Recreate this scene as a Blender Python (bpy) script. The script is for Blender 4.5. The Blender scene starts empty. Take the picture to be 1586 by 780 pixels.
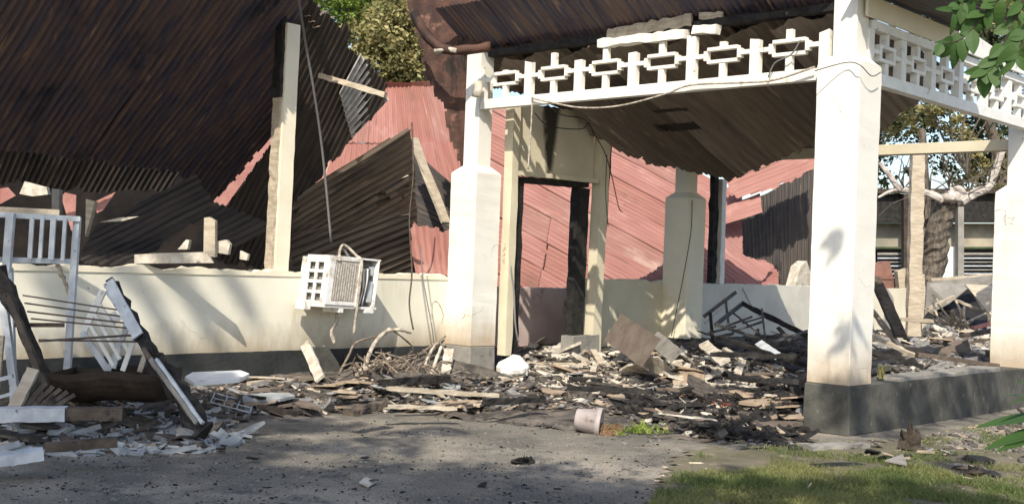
import bpy, bmesh, math, random
from mathutils import Vector, Matrix, noise
S = bpy.context.scene
R = random.Random(7)
COL = S.collection
# ------------------------------------------------------------------ camera
F_PX, YAW, PITCH, ROLL = 1843.06, 46.964, .614, 2.142
CAM = Vector((0, -10.364, 1.5))
_y = math.radians(YAW); _a = math.radians(PITCH)
_fw = Vector((math.sin(_y), math.cos(_y), 0)); RT = Vector((math.cos(_y), -math.sin(_y), 0)); _up = Vector((0, 0, 1))
FW = _fw*math.cos(_a)+_up*math.sin(_a); UP = _up*math.cos(_a)-_fw*math.sin(_a)
cam = bpy.data.cameras.new('camera'); co = bpy.data.objects.new('camera', cam); COL.objects.link(co)
cam.sensor_width = 36; cam.lens = F_PX/1586*36; cam.clip_end = 2000; cam.clip_start = .05
_r = math.radians(ROLL)
xr = RT*math.cos(_r)+UP*math.sin(_r); yr = UP*math.cos(_r)-RT*math.sin(_r)
m = Matrix((xr, yr, -FW)).transposed().to_4x4(); m.translation = CAM
co.matrix_world = m
S.camera = co
# ------------------------------------------------------------------ light
SUN = Vector((-1, -.66, 1.12)).normalized()          # direction towards the sun
sl = bpy.data.lights.new('sun', 'SUN'); sl.energy = 4.0; sl.angle = math.radians(.5); sl.color = (1, .93, .80)
so = bpy.data.objects.new('sun', sl); COL.objects.link(so)
so.rotation_euler = SUN.to_track_quat('Z', 'Y').to_euler()
W = bpy.data.worlds.new('World'); S.world = W; W.use_nodes = True
nt = W.node_tree; bg = nt.nodes['Background']; sky = nt.nodes.new('ShaderNodeTexSky')
sky.sky_type = 'NISHITA'; sky.sun_disc = False
sky.sun_elevation = math.asin(SUN.z); sky.sun_rotation = math.atan2(SUN.x, SUN.y)
sky.dust_density = 1.5
nt.links.new(sky.outputs[0], bg.inputs[0]); bg.inputs[1].default_value = .15
S.view_settings.view_transform = 'Standard'; S.view_settings.look = 'None'; S.view_settings.exposure = .52
S.render.resolution_x = 1024; S.render.resolution_y = 503

# ------------------------------------------------------------------ finding places: a pixel of the photo on a real plane
def ray(px, py):
    x, y = px-793, 390-py
    return FW+RT*((x*math.cos(_r)-y*math.sin(_r))/F_PX)+UP*((x*math.sin(_r)+y*math.cos(_r))/F_PX)
def D(px, py, d): return CAM+ray(px, py)*d
def onX(px, py, X): r = ray(px, py); return CAM+r*((X-CAM.x)/r.x)
def onY(px, py, Y): r = ray(px, py); return CAM+r*((Y-CAM.y)/r.y)
def onZ(px, py, Z=0): r = ray(px, py); return CAM+r*((Z-CAM.z)/r.z)
def pix(p):
    d = p-CAM; z = d.dot(FW); x = d.dot(RT)/z*F_PX; y = d.dot(UP)/z*F_PX
    return 793+x*math.cos(_r)+y*math.sin(_r), 390-(-x*math.sin(_r)+y*math.cos(_r))
def inpoly(x, y, P):
    c = False; j = len(P)-1
    for i in range(len(P)):
        a, b = P[i], P[j]
        if (a[1] > y) != (b[1] > y) and x < (b[0]-a[0])*(y-a[1])/(b[1]-a[1])+a[0]: c = not c
        j = i
    return c
# ------------------------------------------------------------------ materials
def mat(name, col, rough=.8, var=None, vscale=4, bump=.3, bscale=30, metal=0, spec=.3, stains=None, uvstreak=None, extra=None, detail=6, stretch=None):
    """col base; var second colour mixed by noise; stains = list of (colour, noise scale, threshold, softness, (sx,sy,sz))"""
    M = bpy.data.materials.new(name); M.use_nodes = True
    n = M.node_tree.nodes; l = M.node_tree.links; b = n['Principled BSDF']
    b.inputs['Roughness'].default_value = rough; b.inputs['Metallic'].default_value = metal
    b.inputs['Specular IOR Level'].default_value = spec
    tc = n.new('ShaderNodeTexCoord')
    geo = n.new('ShaderNodeNewGeometry')
    def pos(sc, uv=False):
        mp = n.new('ShaderNodeMapping'); mp.inputs['Scale'].default_value = sc
        l.new(tc.outputs['UV'] if uv else geo.outputs['Position'], mp.inputs[0]); return mp.outputs[0]
    def nz(vec, s, d=5, r=.6):
        t = n.new('ShaderNodeTexNoise'); t.inputs['Scale'].default_value = s; t.inputs['Detail'].default_value = d
        t.inputs['Roughness'].default_value = r; l.new(vec, t.inputs['Vector']); return t.outputs[0]
    def ramp(v, lo, hi):
        t = n.new('ShaderNodeMapRange'); t.inputs[1].default_value = lo; t.inputs[2].default_value = hi; t.interpolation_type = 'SMOOTHSTEP'
        l.new(v, t.inputs[0]); return t.outputs[0]
    def mix(f, a, c):
        t = n.new('ShaderNodeMix'); t.data_type = 'RGBA'
        l.new(f, t.inputs[0])
        if isinstance(a, tuple): t.inputs[6].default_value = (*a, 1)
        else: l.new(a, t.inputs[6])
        if isinstance(c, tuple): t.inputs[7].default_value = (*c, 1)
        else: l.new(c, t.inputs[7])
        return t.outputs[2]
    c = col
    if var:
        c = mix(ramp(nz(pos(stretch or (1, 1, 1), uvstreak is not None), vscale, detail), .35, .65), c, var)
    for (sc, s, lo, hi, st) in (stains or []):
        c = mix(ramp(nz(pos(st, uvstreak is not None), s, 6, .65), lo, hi), c, sc)
    if isinstance(c, tuple): b.inputs['Base Color'].default_value = (*c, 1)
    else: l.new(c, b.inputs['Base Color'])
    if bump:
        bp = n.new('ShaderNodeBump'); bp.inputs['Strength'].default_value = bump; bp.inputs['Distance'].default_value = .02
        l.new(nz(pos((1, 1, 1)), bscale, 4), bp.inputs['Height']); l.new(bp.outputs[0], b.inputs['Normal'])
    if extra: extra(M, n, l, b, pos, nz, ramp, mix, c, geo)
    return M
def crack_mask(n, l, geo, scale, width):
    v = n.new('ShaderNodeTexVoronoi'); v.feature = 'DISTANCE_TO_EDGE'; v.inputs['Scale'].default_value = scale
    w = n.new('ShaderNodeTexNoise'); w.inputs['Scale'].default_value = 3; w.inputs['Detail'].default_value = 6
    a = n.new('ShaderNodeVectorMath'); a.operation = 'MULTIPLY_ADD'; a.inputs[1].default_value = (.5, .5, .5)
    l.new(geo.outputs['Position'], w.inputs['Vector']); l.new(w.outputs['Color'], a.inputs[0]); l.new(geo.outputs['Position'], a.inputs[2]); l.new(a.outputs[0], v.inputs['Vector'])
    r = n.new('ShaderNodeMapRange'); r.inputs[1].default_value = width; r.inputs[2].default_value = 0; l.new(v.outputs['Distance'], r.inputs[0])
    g = n.new('ShaderNodeTexNoise'); g.inputs['Scale'].default_value = 1.3; l.new(geo.outputs['Position'], g.inputs['Vector'])
    h = n.new('ShaderNodeMapRange'); h.inputs[1].default_value = .52; h.inputs[2].default_value = .62; l.new(g.outputs[0], h.inputs[0])
    m_ = n.new('ShaderNodeMath'); m_.operation = 'MULTIPLY'; l.new(r.outputs[0], m_.inputs[0]); l.new(h.outputs[0], m_.inputs[1]); return m_.outputs[0]
def soot_low(z0, z1, soot, amount=1.0):
    """grime that lies on the foot of a wall, a real splash zone with a noisy edge"""
    def f(M, n, l, b, pos, nz, ramp, mix, c, geo):
        sp = n.new('ShaderNodeSeparateXYZ'); l.new(geo.outputs['Position'], sp.inputs[0])
        ad = n.new('ShaderNodeMath'); ad.operation = 'MULTIPLY_ADD'; ad.inputs[1].default_value = -.5; 
        l.new(nz(pos((1, 1, .4)), 5, 6, .7), ad.inputs[0]); l.new(sp.outputs[2], ad.inputs[2])
        mr = n.new('ShaderNodeMapRange'); mr.inputs[1].default_value = z1-.25; mr.inputs[2].default_value = z0-.25; mr.inputs[4].default_value = amount
        l.new(ad.outputs[0], mr.inputs[0])
        o = mix(mr.outputs[0], c, soot); o = mix(crack_mask(n, l, geo, 1.1, .006), o, (.16, .14, .11)); l.new(o, b.inputs['Base Color'])
    return f
CREAM = (.80, .76, .60)
M = {}
M['plaster'] = mat('cream_plaster', (.80, .73, .57), .85, (.74, .67, .51), 2, .12, 60, stains=[((.42, .38, .27), 3, .60, .80, (1, 1, .35)), ((.25, .22, .17), 9, .68, .78, (1, 1, .5))])
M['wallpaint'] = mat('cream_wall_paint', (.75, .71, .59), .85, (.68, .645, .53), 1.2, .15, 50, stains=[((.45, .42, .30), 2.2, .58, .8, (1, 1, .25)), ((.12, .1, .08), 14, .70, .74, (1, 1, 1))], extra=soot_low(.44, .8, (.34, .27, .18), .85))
def drip(M_, n, l, b, pos, nz, ramp, mix, c, geo):
    # soot run down the panel above the door
    sp = n.new('ShaderNodeSeparateXYZ'); l.new(geo.outputs['Position'], sp.inputs[0])
    def mth(op, a, b_): 
        t = n.new('ShaderNodeMath'); t.operation = op
        for i, v in enumerate((a, b_)):
            if isinstance(v, (int, float)): t.inputs[i].default_value = v
            else: l.new(v, t.inputs[i])
        return t.outputs[0]
    nn = nz(pos((1, 1, .6)), 6, 6, .7)
    d = mth('ABSOLUTE', mth('SUBTRACT', mth('ADD', sp.outputs[0], mth('MULTIPLY', nn, .15)), 11.86), 0)
    f1 = mth('SUBTRACT', mth('ADD', .16, mth('MULTIPLY', mth('SUBTRACT', sp.outputs[2], 3.1), .14)), d)
    l.new(mix(ramp(mth('ADD', f1, mth('MULTIPLY', nn, .10)), .06, .17), c, (.05, .042, .03)), b.inputs['Base Color'])
M['wallinner'] = mat('shaded_cream_wall_paint', (.64, .58, .43), .85, (.57, .51, .37), 2, .15, 50, stains=[((.13, .11, .08), 2.2, .62, .78, (1, 1, .3))], extra=drip)  # porch shade put into the colour: darker, yellower version of the house cream
M['whitepaint'] = mat('white_paint', (.80, .79, .74), .6, (.72, .71, .66), 6, .1, 60, stains=[((.35, .30, .22), 7, .60, .75, (1, 1, 1))])
M['shaft'] = mat('white_column_paint', (.78, .76, .69), .7, (.74, .71, .63), 2, .08, 40, stains=[((.50, .46, .37), 2.2, .60, .85, (2.5, 2.5, .2)), ((.22, .2, .17), 5, .68, .8, (3, 3, .15)), ((.2, .18, .15), 25, .71, .74, (1, 1, 1))], extra=soot_low(.5, .95, (.36, .25, .14), .75))
M['greypaint'] = mat('grey_and_shaded_white_paint', (.55, .58, .60), .6, (.42, .44, .46), 8, .1, 60, stains=[((.1, .09, .08), 10, .62, .72, (1, 1, 1))])  # grey paint, also white railings with bluish shade put into the colour
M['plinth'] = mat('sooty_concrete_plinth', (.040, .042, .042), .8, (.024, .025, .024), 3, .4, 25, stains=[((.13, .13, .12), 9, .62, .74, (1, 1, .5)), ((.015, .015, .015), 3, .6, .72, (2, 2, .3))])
M['plinth_shaded'] = mat('mottled_concrete_plinth', (.10, .097, .083), .85, (.055, .054, .047), 3.5, .4, 25, stains=[((.20, .19, .16), 12, .60, .72, (1, 1, .6)), ((.02, .02, .02), 3, .64, .74, (2, 2, .25))])  # dark mottled concrete, darkened further for the foliage shade on it
M['concrete'] = mat('bare_concrete', (.28, .26, .23), .9, (.20, .19, .17), 4, .4, 25, stains=[((.05, .045, .04), 4, .6, .75, (1, 1, 1))])
M['board_grey'] = mat('scorched_grey_brown_board', (.18, .145, .115), .85, (.13, .10, .08), 4, .4, 25)
M['char'] = mat('charred_wood', (.012, .011, .011), .75, (.03, .027, .024), 9, .9, 30, stains=[((.12, .11, .10), 12, .64, .74, (1, 1, 1))])
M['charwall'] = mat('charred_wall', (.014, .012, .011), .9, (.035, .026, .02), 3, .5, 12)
def corrmat(name, a, b, c, d, rough=.55, metal=.0, lo=.52):
    return mat(name, a, rough, b, 5, 0, uvstreak=True, metal=metal, spec=.4, stretch=(3, .22, 1),
        stains=[(c, 1.2, lo, lo+.18, (1, .6, 1)), (d, 2.2, .60, .70, (4, .3, 1))])
M['burnt'] = corrmat('burnt_corrugated_iron', (.060, .060, .100), (.17, .112, .098), (.020, .023, .042), (.46, .30, .20), .45)  # blue in the base colour stands in for haze and sky reflection
M['burnt2'] = corrmat('sooty_corrugated_iron', (.032, .028, .026), (.065, .050, .040), (.014, .013, .014), (.20, .15, .10))
M['brown'] = corrmat('rusted_corrugated_iron', (.15, .115, .085), (.21, .165, .125), (.07, .055, .045), (.36, .30, .22))
M['sooty'] = corrmat('brown_sooty_iron', (.10, .078, .062), (.19, .145, .11), (.035, .03, .027), (.40, .31, .23))
M['brown2'] = corrmat('paler_rusted_iron', (.16, .13, .105), (.22, .18, .145), (.09, .07, .055), (.42, .35, .27), lo=.56)
M['brown3'] = corrmat('darker_rusted_iron', (.10, .078, .06), (.15, .12, .09), (.045, .038, .033), (.28, .22, .16))
M['rust'] = mat('rust_flaking_iron', (.10, .05, .035), .8, (.05, .028, .022), 4, .6, 18, stains=[((.19, .10, .07), 7, .56, .7, (1, 1, 1)), ((.02, .015, .013), 3, .55, .65, (1, 1, .4))])
M['red'] = corrmat('faded_red_corrugated_iron', (.27, .115, .092), (.33, .155, .125), (.40, .23, .19), (.17, .08, .06), .6, 0, .55)
M['red2'] = corrmat('dusty_red_corrugated_iron', (.24, .11, .088), (.30, .15, .12), (.40, .26, .21), (.13, .07, .055), .65, 0, .50)
M['red3'] = corrmat('rust_stained_red_iron', (.25, .10, .075), (.29, .13, .10), (.17, .085, .06), (.38, .23, .18), .6, 0, .50)
M['reddark'] = corrmat('shaded_red_corrugated_iron', (.25, .11, .095), (.33, .15, .13), (.15, .08, .07), (.42, .24, .2), .6)  # red sheet colour with the porch shadow put into it
M['wood_pale'] = mat('pale_weathered_wood', (.50, .43, .33), .85, (.38, .31, .23), 5, .5, 30, stretch=(1, 1, 5))
M['wood_brown'] = mat('scorched_brown_wood', (.13, .10, .075), .85, (.075, .058, .045), 6, .5, 30, stains=[((.02, .02, .018), 5, .55, .65, (1, 1, 1))])
M['chalk'] = mat('broken_plaster_board', (.60, .55, .46), .9, (.40, .35, .28), 8, .4, 25, stains=[((.16, .13, .11), 6, .58, .70, (1, 1, 1))])
M['shard_grey'] = mat('ashy_cement_shard', (.27, .26, .25), .9, (.17, .16, .155), 8, .4, 25)
M['greytile'] = mat('slate_grey_tile', (.36, .38, .38), .85, (.26, .27, .27), 5, .2, 25)
M['shard_tan'] = mat('heat_browned_cement_shard', (.40, .31, .22), .9, (.28, .21, .15), 8, .4, 25)
M['orange'] = mat('orange_plastic', (.55, .15, .08), .7)
M['metal'] = mat('dark_twisted_steel', (.05, .05, .052), .5, (.11, .10, .095), 12, .3, 40, metal=.4)
M['rod'] = mat('steel_reinforcing_bar', (.06, .055, .05), .6, (.13, .09, .06), 14, .3, 40, metal=.3)
M['cable'] = mat('grey_cable', (.16, .155, .15), .7)
M['cable_dark'] = mat('black_cable', (.03, .028, .026), .7)
M['twig'] = mat('scorched_twig', (.27, .215, .16), .85, (.13, .10, .08), 14, .4, 40)
M['cable_pale'] = mat('ash_coated_cable', (.50, .45, .37), .8, (.26, .21, .16), 20, .3, 50)
M['terracotta'] = mat('pink_grey_plastic_pot', (.42, .36, .34), .6, (.33, .28, .26), 7, .1, 30, stains=[((.16, .12, .09), 9, .56, .7, (1, 1, 1))])
M['soil'] = mat('dry_brown_soil', (.13, .08, .045), .95, (.22, .13, .07), 12, .8, 40)
M['ash'] = mat('ash_and_cinders', (.055, .048, .042), .95, (.17, .145, .12), 5, 1.0, 22, stains=[((.27, .23, .18), 11, .58, .70, (1, 1, 1)), ((.02, .018, .017), 2, .5, .65, (1, 1, 1))])
M['bark'] = mat('scorched_bark', (.16, .13, .10), .9, (.07, .06, .05), 9, .9, 25, stretch=(2, 2, .6))
M['bark_pale'] = mat('peeled_pale_branch', (.55, .50, .45), .8, (.36, .31, .27), 9, .5, 25)
M['cinder'] = mat('grey_brown_cinder', (.05, .044, .04), .9, (.11, .095, .08), 12, .5, 30)
M['bark_dark'] = mat('dark_bark', (.07, .055, .04), .9, (.04, .03, .025), 9, .9, 25)
M['acwhite'] = mat('scorched_white_enamel', (.78, .77, .74), .5, (.70, .68, .64), 12, .05, 40, stains=[((.36, .30, .23), 8, .52, .70, (1, 1, .6)), ((.12, .10, .08), 16, .64, .72, (1, 1, 1))])
M['acgrille'] = mat('sooty_cooling_fins', (.36, .32, .28), .7, (.50, .46, .41), 30, .5, 60)
M['black'] = mat('sooty_black_void', (.012, .012, .012), .9, bump=0)
def leafmat(name, a, b, tr=.35):
    m_ = bpy.data.materials.new(name); m_.use_nodes = True; n = m_.node_tree.nodes; l = m_.node_tree.links
    p = n['Principled BSDF']; p.inputs['Roughness'].default_value = .55; p.inputs['Specular IOR Level'].default_value = .3
    g = n.new('ShaderNodeNewGeometry'); t = n.new('ShaderNodeMix'); t.data_type = 'RGBA'
    no = n.new('ShaderNodeTexNoise'); no.inputs['Scale'].default_value = 1.1; l.new(g.outputs['Position'], no.inputs['Vector'])
    ad = n.new('ShaderNodeMath'); ad.operation = 'MULTIPLY_ADD'; ad.inputs[1].default_value = .5; l.new(g.outputs['Random Per Island'], ad.inputs[0])
    mr = n.new('ShaderNodeMapRange'); mr.inputs[1].default_value = .4; mr.inputs[2].default_value = .6; mr.inputs[4].default_value = .5
    l.new(no.outputs[0], mr.inputs[0]); l.new(mr.outputs[0], ad.inputs[2]); l.new(ad.outputs[0], t.inputs[0])
    t.inputs[6].default_value = (*a, 1); t.inputs[7].default_value = (*b, 1); l.new(t.outputs[2], p.inputs['Base Color'])
    td = n.new('ShaderNodeBsdfTranslucent'); l.new(t.outputs[2], td.inputs[0]); ms = n.new('ShaderNodeMixShader'); ms.inputs[0].default_value = tr
    l.new(p.outputs[0], ms.inputs[1]); l.new(td.outputs[0], ms.inputs[2]); l.new(ms.outputs[0], n['Material Output'].inputs[0])
    return m_
M['leaf_bright'] = leafmat('bright_green_leaves', (.10, .18, .04), (.30, .38, .08))
M['leaf_olive'] = leafmat('olive_drying_leaves', (.17, .17, .07), (.46, .40, .18))
M['leaf_dark'] = leafmat('dark_green_leaves', (.045, .065, .03), (.12, .14, .06))
M['leaf_near'] = leafmat('fresh_green_leaf', (.035, .085, .022), (.08, .15, .035))
M['grass'] = leafmat('grass_blades', (.07, .12, .03), (.27, .26, .10), .3)
M['palm'] = leafmat('palm_leaflet', (.035, .085, .02), (.07, .13, .03))
# ------------------------------------------------------------------ object helpers
def link(o, parent=None):
    COL.objects.link(o)
    if parent is not None: o.parent = parent; o.matrix_parent_inverse = Matrix.Translation(-parent.location) if parent.type == 'EMPTY' and parent.parent is None else Matrix()
    return o
def tag(o, label=None, cat=None, group=None, kind=None):
    if label: o['label'] = label
    if cat: o['category'] = cat
    if group: o['group'] = group
    if kind: o['kind'] = kind
    return o
def thing(name, loc, label, cat, group=None):
    o = bpy.data.objects.new(name, None); o.location = loc; o.empty_display_size = .2; COL.objects.link(o)
    return tag(o, label, cat, group)
def mesh(name, vs, fs, mt, parent=None, smooth=False, uv=None):
    me = bpy.data.meshes.new(name); me.from_pydata([tuple(v) for v in vs], [], fs)
    if uv:
        L = me.uv_layers.new(name='UVMap')
        for i, lp in enumerate(me.loops): L.data[i].uv = uv[lp.vertex_index]
    me.materials.append(mt)
    if smooth: me.shade_smooth()
    me.update()
    return link(bpy.data.objects.new(name, me), parent)
class MB:
    def __init__(s): s.v = []; s.f = []
    def add(s, vs, fs): k = len(s.v); s.v += [Vector(v) for v in vs]; s.f += [tuple(i+k for i in f) for f in fs]
    def box(s, a, b, jit=0):
        a = Vector(a); b = Vector(b); vs = [(x, y, z) for x in (a.x, b.x) for y in (a.y, b.y) for z in (a.z, b.z)]
        s.hexa(vs, jit)
    def hexa(s, vs, jit=0):
        vs = [Vector(v)+Vector((R.uniform(-jit, jit), R.uniform(-jit, jit), R.uniform(-jit, jit))) for v in vs]
        s.add(vs, [(0, 1, 3, 2), (4, 6, 7, 5), (0, 4, 5, 1), (2, 3, 7, 6), (0, 2, 6, 4), (1, 5, 7, 3)])
    def bar(s, p, q, w, t, up=(0, 0, 1), w2=None, segs=1, rough=0):
        """rectangular bar from p to q, w across, t along up"""
        p = Vector(p); q = Vector(q); d = (q-p); L = d.length; d.normalize(); u = Vector(up); a = d.cross(u)
        if a.length < 1e-4: a = d.cross(Vector((1, 0, 0)))
        a.normalize(); u = a.cross(d).normalized(); w2 = w2 or w
        vs = []; 
        for i in range(segs+1):
            k = i/segs; c = p.lerp(q, k); ww = (w+(w2-w)*k)/2
            for sa, su in ((-1, -1), (1, -1), (1, 1), (-1, 1)):
                vs.append(c+a*sa*(ww+R.uniform(-rough, rough))+u*su*(t/2+R.uniform(-rough, rough)))
        fs = [(3, 2, 1, 0), tuple(4*segs+i for i in range(4))]
        for i in range(segs):
            for j in range(4): fs.append((4*i+j, 4*i+(j+1) % 4, 4*i+4+(j+1) % 4, 4*i+4+j))
        s.add(vs, fs)
    def tube(s, pts, r, n=6, r2=None, wob=0):
        pts = [Vector(p) for p in pts]; N = len(pts); vs = []; fs = []
        pr_ = None
        for i, p in enumerate(pts):
            d = (pts[min(i+1, N-1)]-pts[max(i-1, 0)]).normalized()
            a = d.cross(Vector((0, 0, 1))) if pr_ is None else pr_-d*pr_.dot(d)
            if a.length < 1e-3: a = d.cross(Vector((1, 0, 0)))
            a.normalize(); b = d.cross(a); pr_ = a
            rr = (r if r2 is None else r+(r2-r)*i/(N-1))
            for j in range(n):
                t = 2*math.pi*j/n; k = rr*(1+R.uniform(-wob, wob)); vs.append(p+a*math.cos(t)*k+b*math.sin(t)*k)
        for i in range(N-1):
            for j in range(n): fs.append((i*n+j, i*n+(j+1) % n, (i+1)*n+(j+1) % n, (i+1)*n+j))
        fs += [tuple(range(n-1, -1, -1)), tuple((N-1)*n+j for j in range(n))]
        s.add(vs, fs)
    def prism(s, pts, off):
        pts = [Vector(p) for p in pts]; off = Vector(off); n = len(pts)
        s.add(pts+[p+off for p in pts], [tuple(range(n-1, -1, -1)), tuple(range(n, 2*n))]+[(i, (i+1) % n, n+(i+1) % n, n+i) for i in range(n)])
    def build(s, name, mt, parent=None, bevel=0, smooth=False):
        o = mesh(name, s.v, s.f, mt, parent, smooth)
        if bevel:
            bm = bmesh.new(); bm.from_mesh(o.data); bmesh.ops.recalc_face_normals(bm, faces=bm.faces)
            bmesh.ops.bevel(bm, geom=[e for e in bm.edges], offset=bevel, segments=1, affect='EDGES', clamp_overlap=True)
            bm.to_mesh(o.data); bm.free()
        return o
def part(name, mt, parent, fn, bevel=0, smooth=False):
    b = MB(); fn(b); return b.build(name, mt, parent, bevel, smooth)
def catenary(a, b, sag, n=14, jit=0):
    a = Vector(a); b = Vector(b)
    return [a.lerp(b, i/n)+Vector((R.uniform(-jit, jit), R.uniform(-jit, jit), -sag*4*(i/n)*(1-i/n)+R.uniform(-jit, jit))) for i in range(n+1)]
def spline(pts, n=6):
    P = [Vector(p) for p in pts]; out = []
    for i in range(len(P)-1):
        p0 = P[max(i-1, 0)]; p1 = P[i]; p2 = P[i+1]; p3 = P[min(i+2, len(P)-1)]
        for k in range(n):
            t = k/n; out.append(.5*((2*p1)+(p2-p0)*t+(2*p0-5*p1+4*p2-p3)*t*t+(3*p1-p0-3*p2+p3)*t**3))
    return out+[P[-1]]
# ------------------------------------------------------------------ ground
def gauss(x, y, cx, cy, sx, sy): return math.exp(-((x-cx)/sx)**2-((y-cy)/sy)**2)
def sst(a, b, x): t = min(max((x-a)/(b-a), 0), 1); return t*t*(3-2*t)
def heap(x, y):
    h = 0
    h += .13*sst(-1.5, -.5, y)*sst(11, 9.6, x)                                   # along the house wall
    h += .22*gauss(x, y, 9.4, -.45, .9, .5)+.14*gauss(x, y, 4.8, -.6, 1.2, .7)
    h += .07*sst(-5.0, -4.2, y)*sst(8.0, 9.2, x+.35*(y+3))                        # the spill out of the porch
    h += (.10+.13*sst(-1.8, .2, y))*sst(10.6, 12.4, x)*sst(-5.3, -4.6, y)         # porch floor
    h += .16*sst(13.0, 15.5, x)*sst(-5.3, -4.7, y)
    h += .15*gauss(x, y, 13.2, -1.1, 1.0, .7)+.10*gauss(x, y, 16.5, -2.6, 2, 1.2)
    if y < -4.75 and x > 10.2: h = 0
    if h > .01:
        h += .05*noise.noise(Vector((x*1.7, y*1.7, 0)))+.03*noise.noise(Vector((x*5, y*5, 3)))
    return max(h, 0)
def surf(px, py):
    z = 0
    p = onZ(px, py, 0)
    for _ in range(12):
        z = .5*z+.5*heap(p.x, p.y); p = onZ(px, py, z)
    return p
gm = mat('grey_gravel_asphalt', (.22, .198, .160), .95, (.14, .128, .108), 1.3, 1.0, 60,
    stains=[((.36, .315, .25), .8, .45, .66, (1, 1, 1)), ((.10, .095, .09), 1.7, .56, .68, (1, 1, 1)), ((.26, .22, .17), 4.5, .56, .66, (1, 1, 1)), ((.05, .048, .046), 55, .55, .63, (1, 1, 1)), ((.33, .31, .27), 75, .60, .68, (1, 1, 1))])
dirt = mat('scrubby_soil', (.17, .145, .10), .95, (.11, .10, .06), 2, 1.0, 30, stains=[((.26, .22, .15), 5, .56, .7, (1, 1, 1))])
tag(mesh('ground', [(-300, -300, -.03), (300, -300, -.03), (300, 400, -.03), (-300, 400, -.03)], [(0, 1, 2, 3)], dirt), kind='structure')
def grid(name, x0, x1, y0, y1, st, fz, mt, keep=None):
    nx = int((x1-x0)/st); ny = int((y1-y0)/st); vs = []; fs = []
    for j in range(ny+1):
        for i in range(nx+1):
            x = x0+i*st; y = y0+j*st; vs.append((x, y, fz(x, y)))
    for j in range(ny):
        for i in range(nx):
            if keep is None or keep(x0+(i+.5)*st, y0+(j+.5)*st):
                a = j*(nx+1)+i; fs.append((a, a+1, a+nx+2, a+nx+1))
    return tag(mesh(name, vs, fs, mt, smooth=True), kind='structure')
grid('driveway', -4, 16, -13, 1, .07, lambda x, y: .008*noise.noise(Vector((x*1.5, y*1.5, 0)))+.006*noise.noise(Vector((x*6, y*6, 5)))-(.02 if x > 15 or y > .5 else 0), gm)
LAWN = [(1010, 800), (1035, 745), (1075, 705), (1140, 695), (1240, 705), (1330, 712), (1430, 725), (1500, 745), (1600, 765), (1640, 840), (1000, 860)]
def lawnside(x, y):
    q = pix(Vector((x, y, 0))); return inpoly(q[0], q[1]-22*noise.noise(Vector((x*2, y*2, 0)))-10*noise.noise(Vector((x*7, y*7, 0))), [(960, 900), (1000, 790), (1040, 725), (1100, 690), (1240, 690), (1600, 700), (2600, 900), (2600, 2000), (900, 2000)])
grid('soil_verge', 4, 16, -12, -4, .1, lambda x, y: .016+.02*noise.noise(Vector((x*2, y*2, 9))), dirt, lambda x, y: lawnside(x, y) and (Vector((x, y, 0))-Vector((CAM.x, CAM.y, 0))).length > 2)
grid('rubble_bed', 3, 26, -5.2, 9, .08, lambda x, y: heap(x, y)-.012, M['ash'], lambda x, y: heap(x, y) > .012)
# ------------------------------------------------------------------ the house wall
ZW, ZP, WY = 1.335, .458, .46
def brokenwall(name, x0, x1, y0, y1, z0, ztop, mt, parent, rough=.02, step=.06):
    """a wall slab whose top is broken unevenly"""
    n = max(2, int((x1-x0)/step)); vs = []; fs = []
    for i in range(n+1):
        x = x0+(x1-x0)*i/n; z = ztop+rough*(noise.noise(Vector((x*3, 1, 0)))+.7*noise.noise(Vector((x*11, 4, 0))))
        z2 = z+rough*.6*noise.noise(Vector((x*9, 9, 0)))
        vs += [(x, y0, z0), (x, y0, z), (x, y1, z2), (x, y1, z0)]
    for i in range(n):
        a = 4*i
        for j in range(4): fs.append((a+j, a+4+j, a+4+(j+1) % 4, a+(j+1) % 4))
    fs += [(0, 1, 2, 3), (4*n+3, 4*n+2, 4*n+1, 4*n)]
    return mesh(name, vs, fs, mt, parent)
hw = thing('house_wall', (7, 0, 0), 'long low cream wall under the burnt roof, air conditioner hanging on it', 'wall')
brokenwall('wall_panel', 2.2, 10.6, WY, WY+.16, ZP-.01, ZW-.06, M['wallpaint'], hw, .004)
brokenwall('coping', 2.2, 10.6, WY-.012, WY+.18, ZW-.058, ZW, M['plaster'], hw, .045)
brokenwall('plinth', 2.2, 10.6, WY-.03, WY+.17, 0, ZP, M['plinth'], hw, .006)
hw2 = thing('house_wall', (13.6, 0, 0), 'short cream low wall between the doorway and the rear shaded pillar', 'wall')
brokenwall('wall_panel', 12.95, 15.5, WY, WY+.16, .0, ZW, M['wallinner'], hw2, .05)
hw3 = thing('house_wall', (17, 0, 0), 'pale shaded low wall with thin cracks right of the rear pillar', 'wall')
brokenwall('wall_panel', 15.505, 20.2, WY, WY+.16, .0, ZW-.02, mat('shaded_pale_wall', (.62, .60, .52), .85, (.54, .52, .45), 2, .15, 40, stains=[((.12, .11, .10), 3, .62, .75, (1, 1, .3))]), hw3, .02)  # wall colour greyed for the shade it stands in
hw4 = thing('house_wall', (22, 0, 0), 'whitish low wall stub seen between the two right pillars', 'wall')
brokenwall('wall_panel', 21.3, 24.8, WY, WY+.2, .0, ZW-.02, M['plaster'], hw4, .03)
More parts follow.
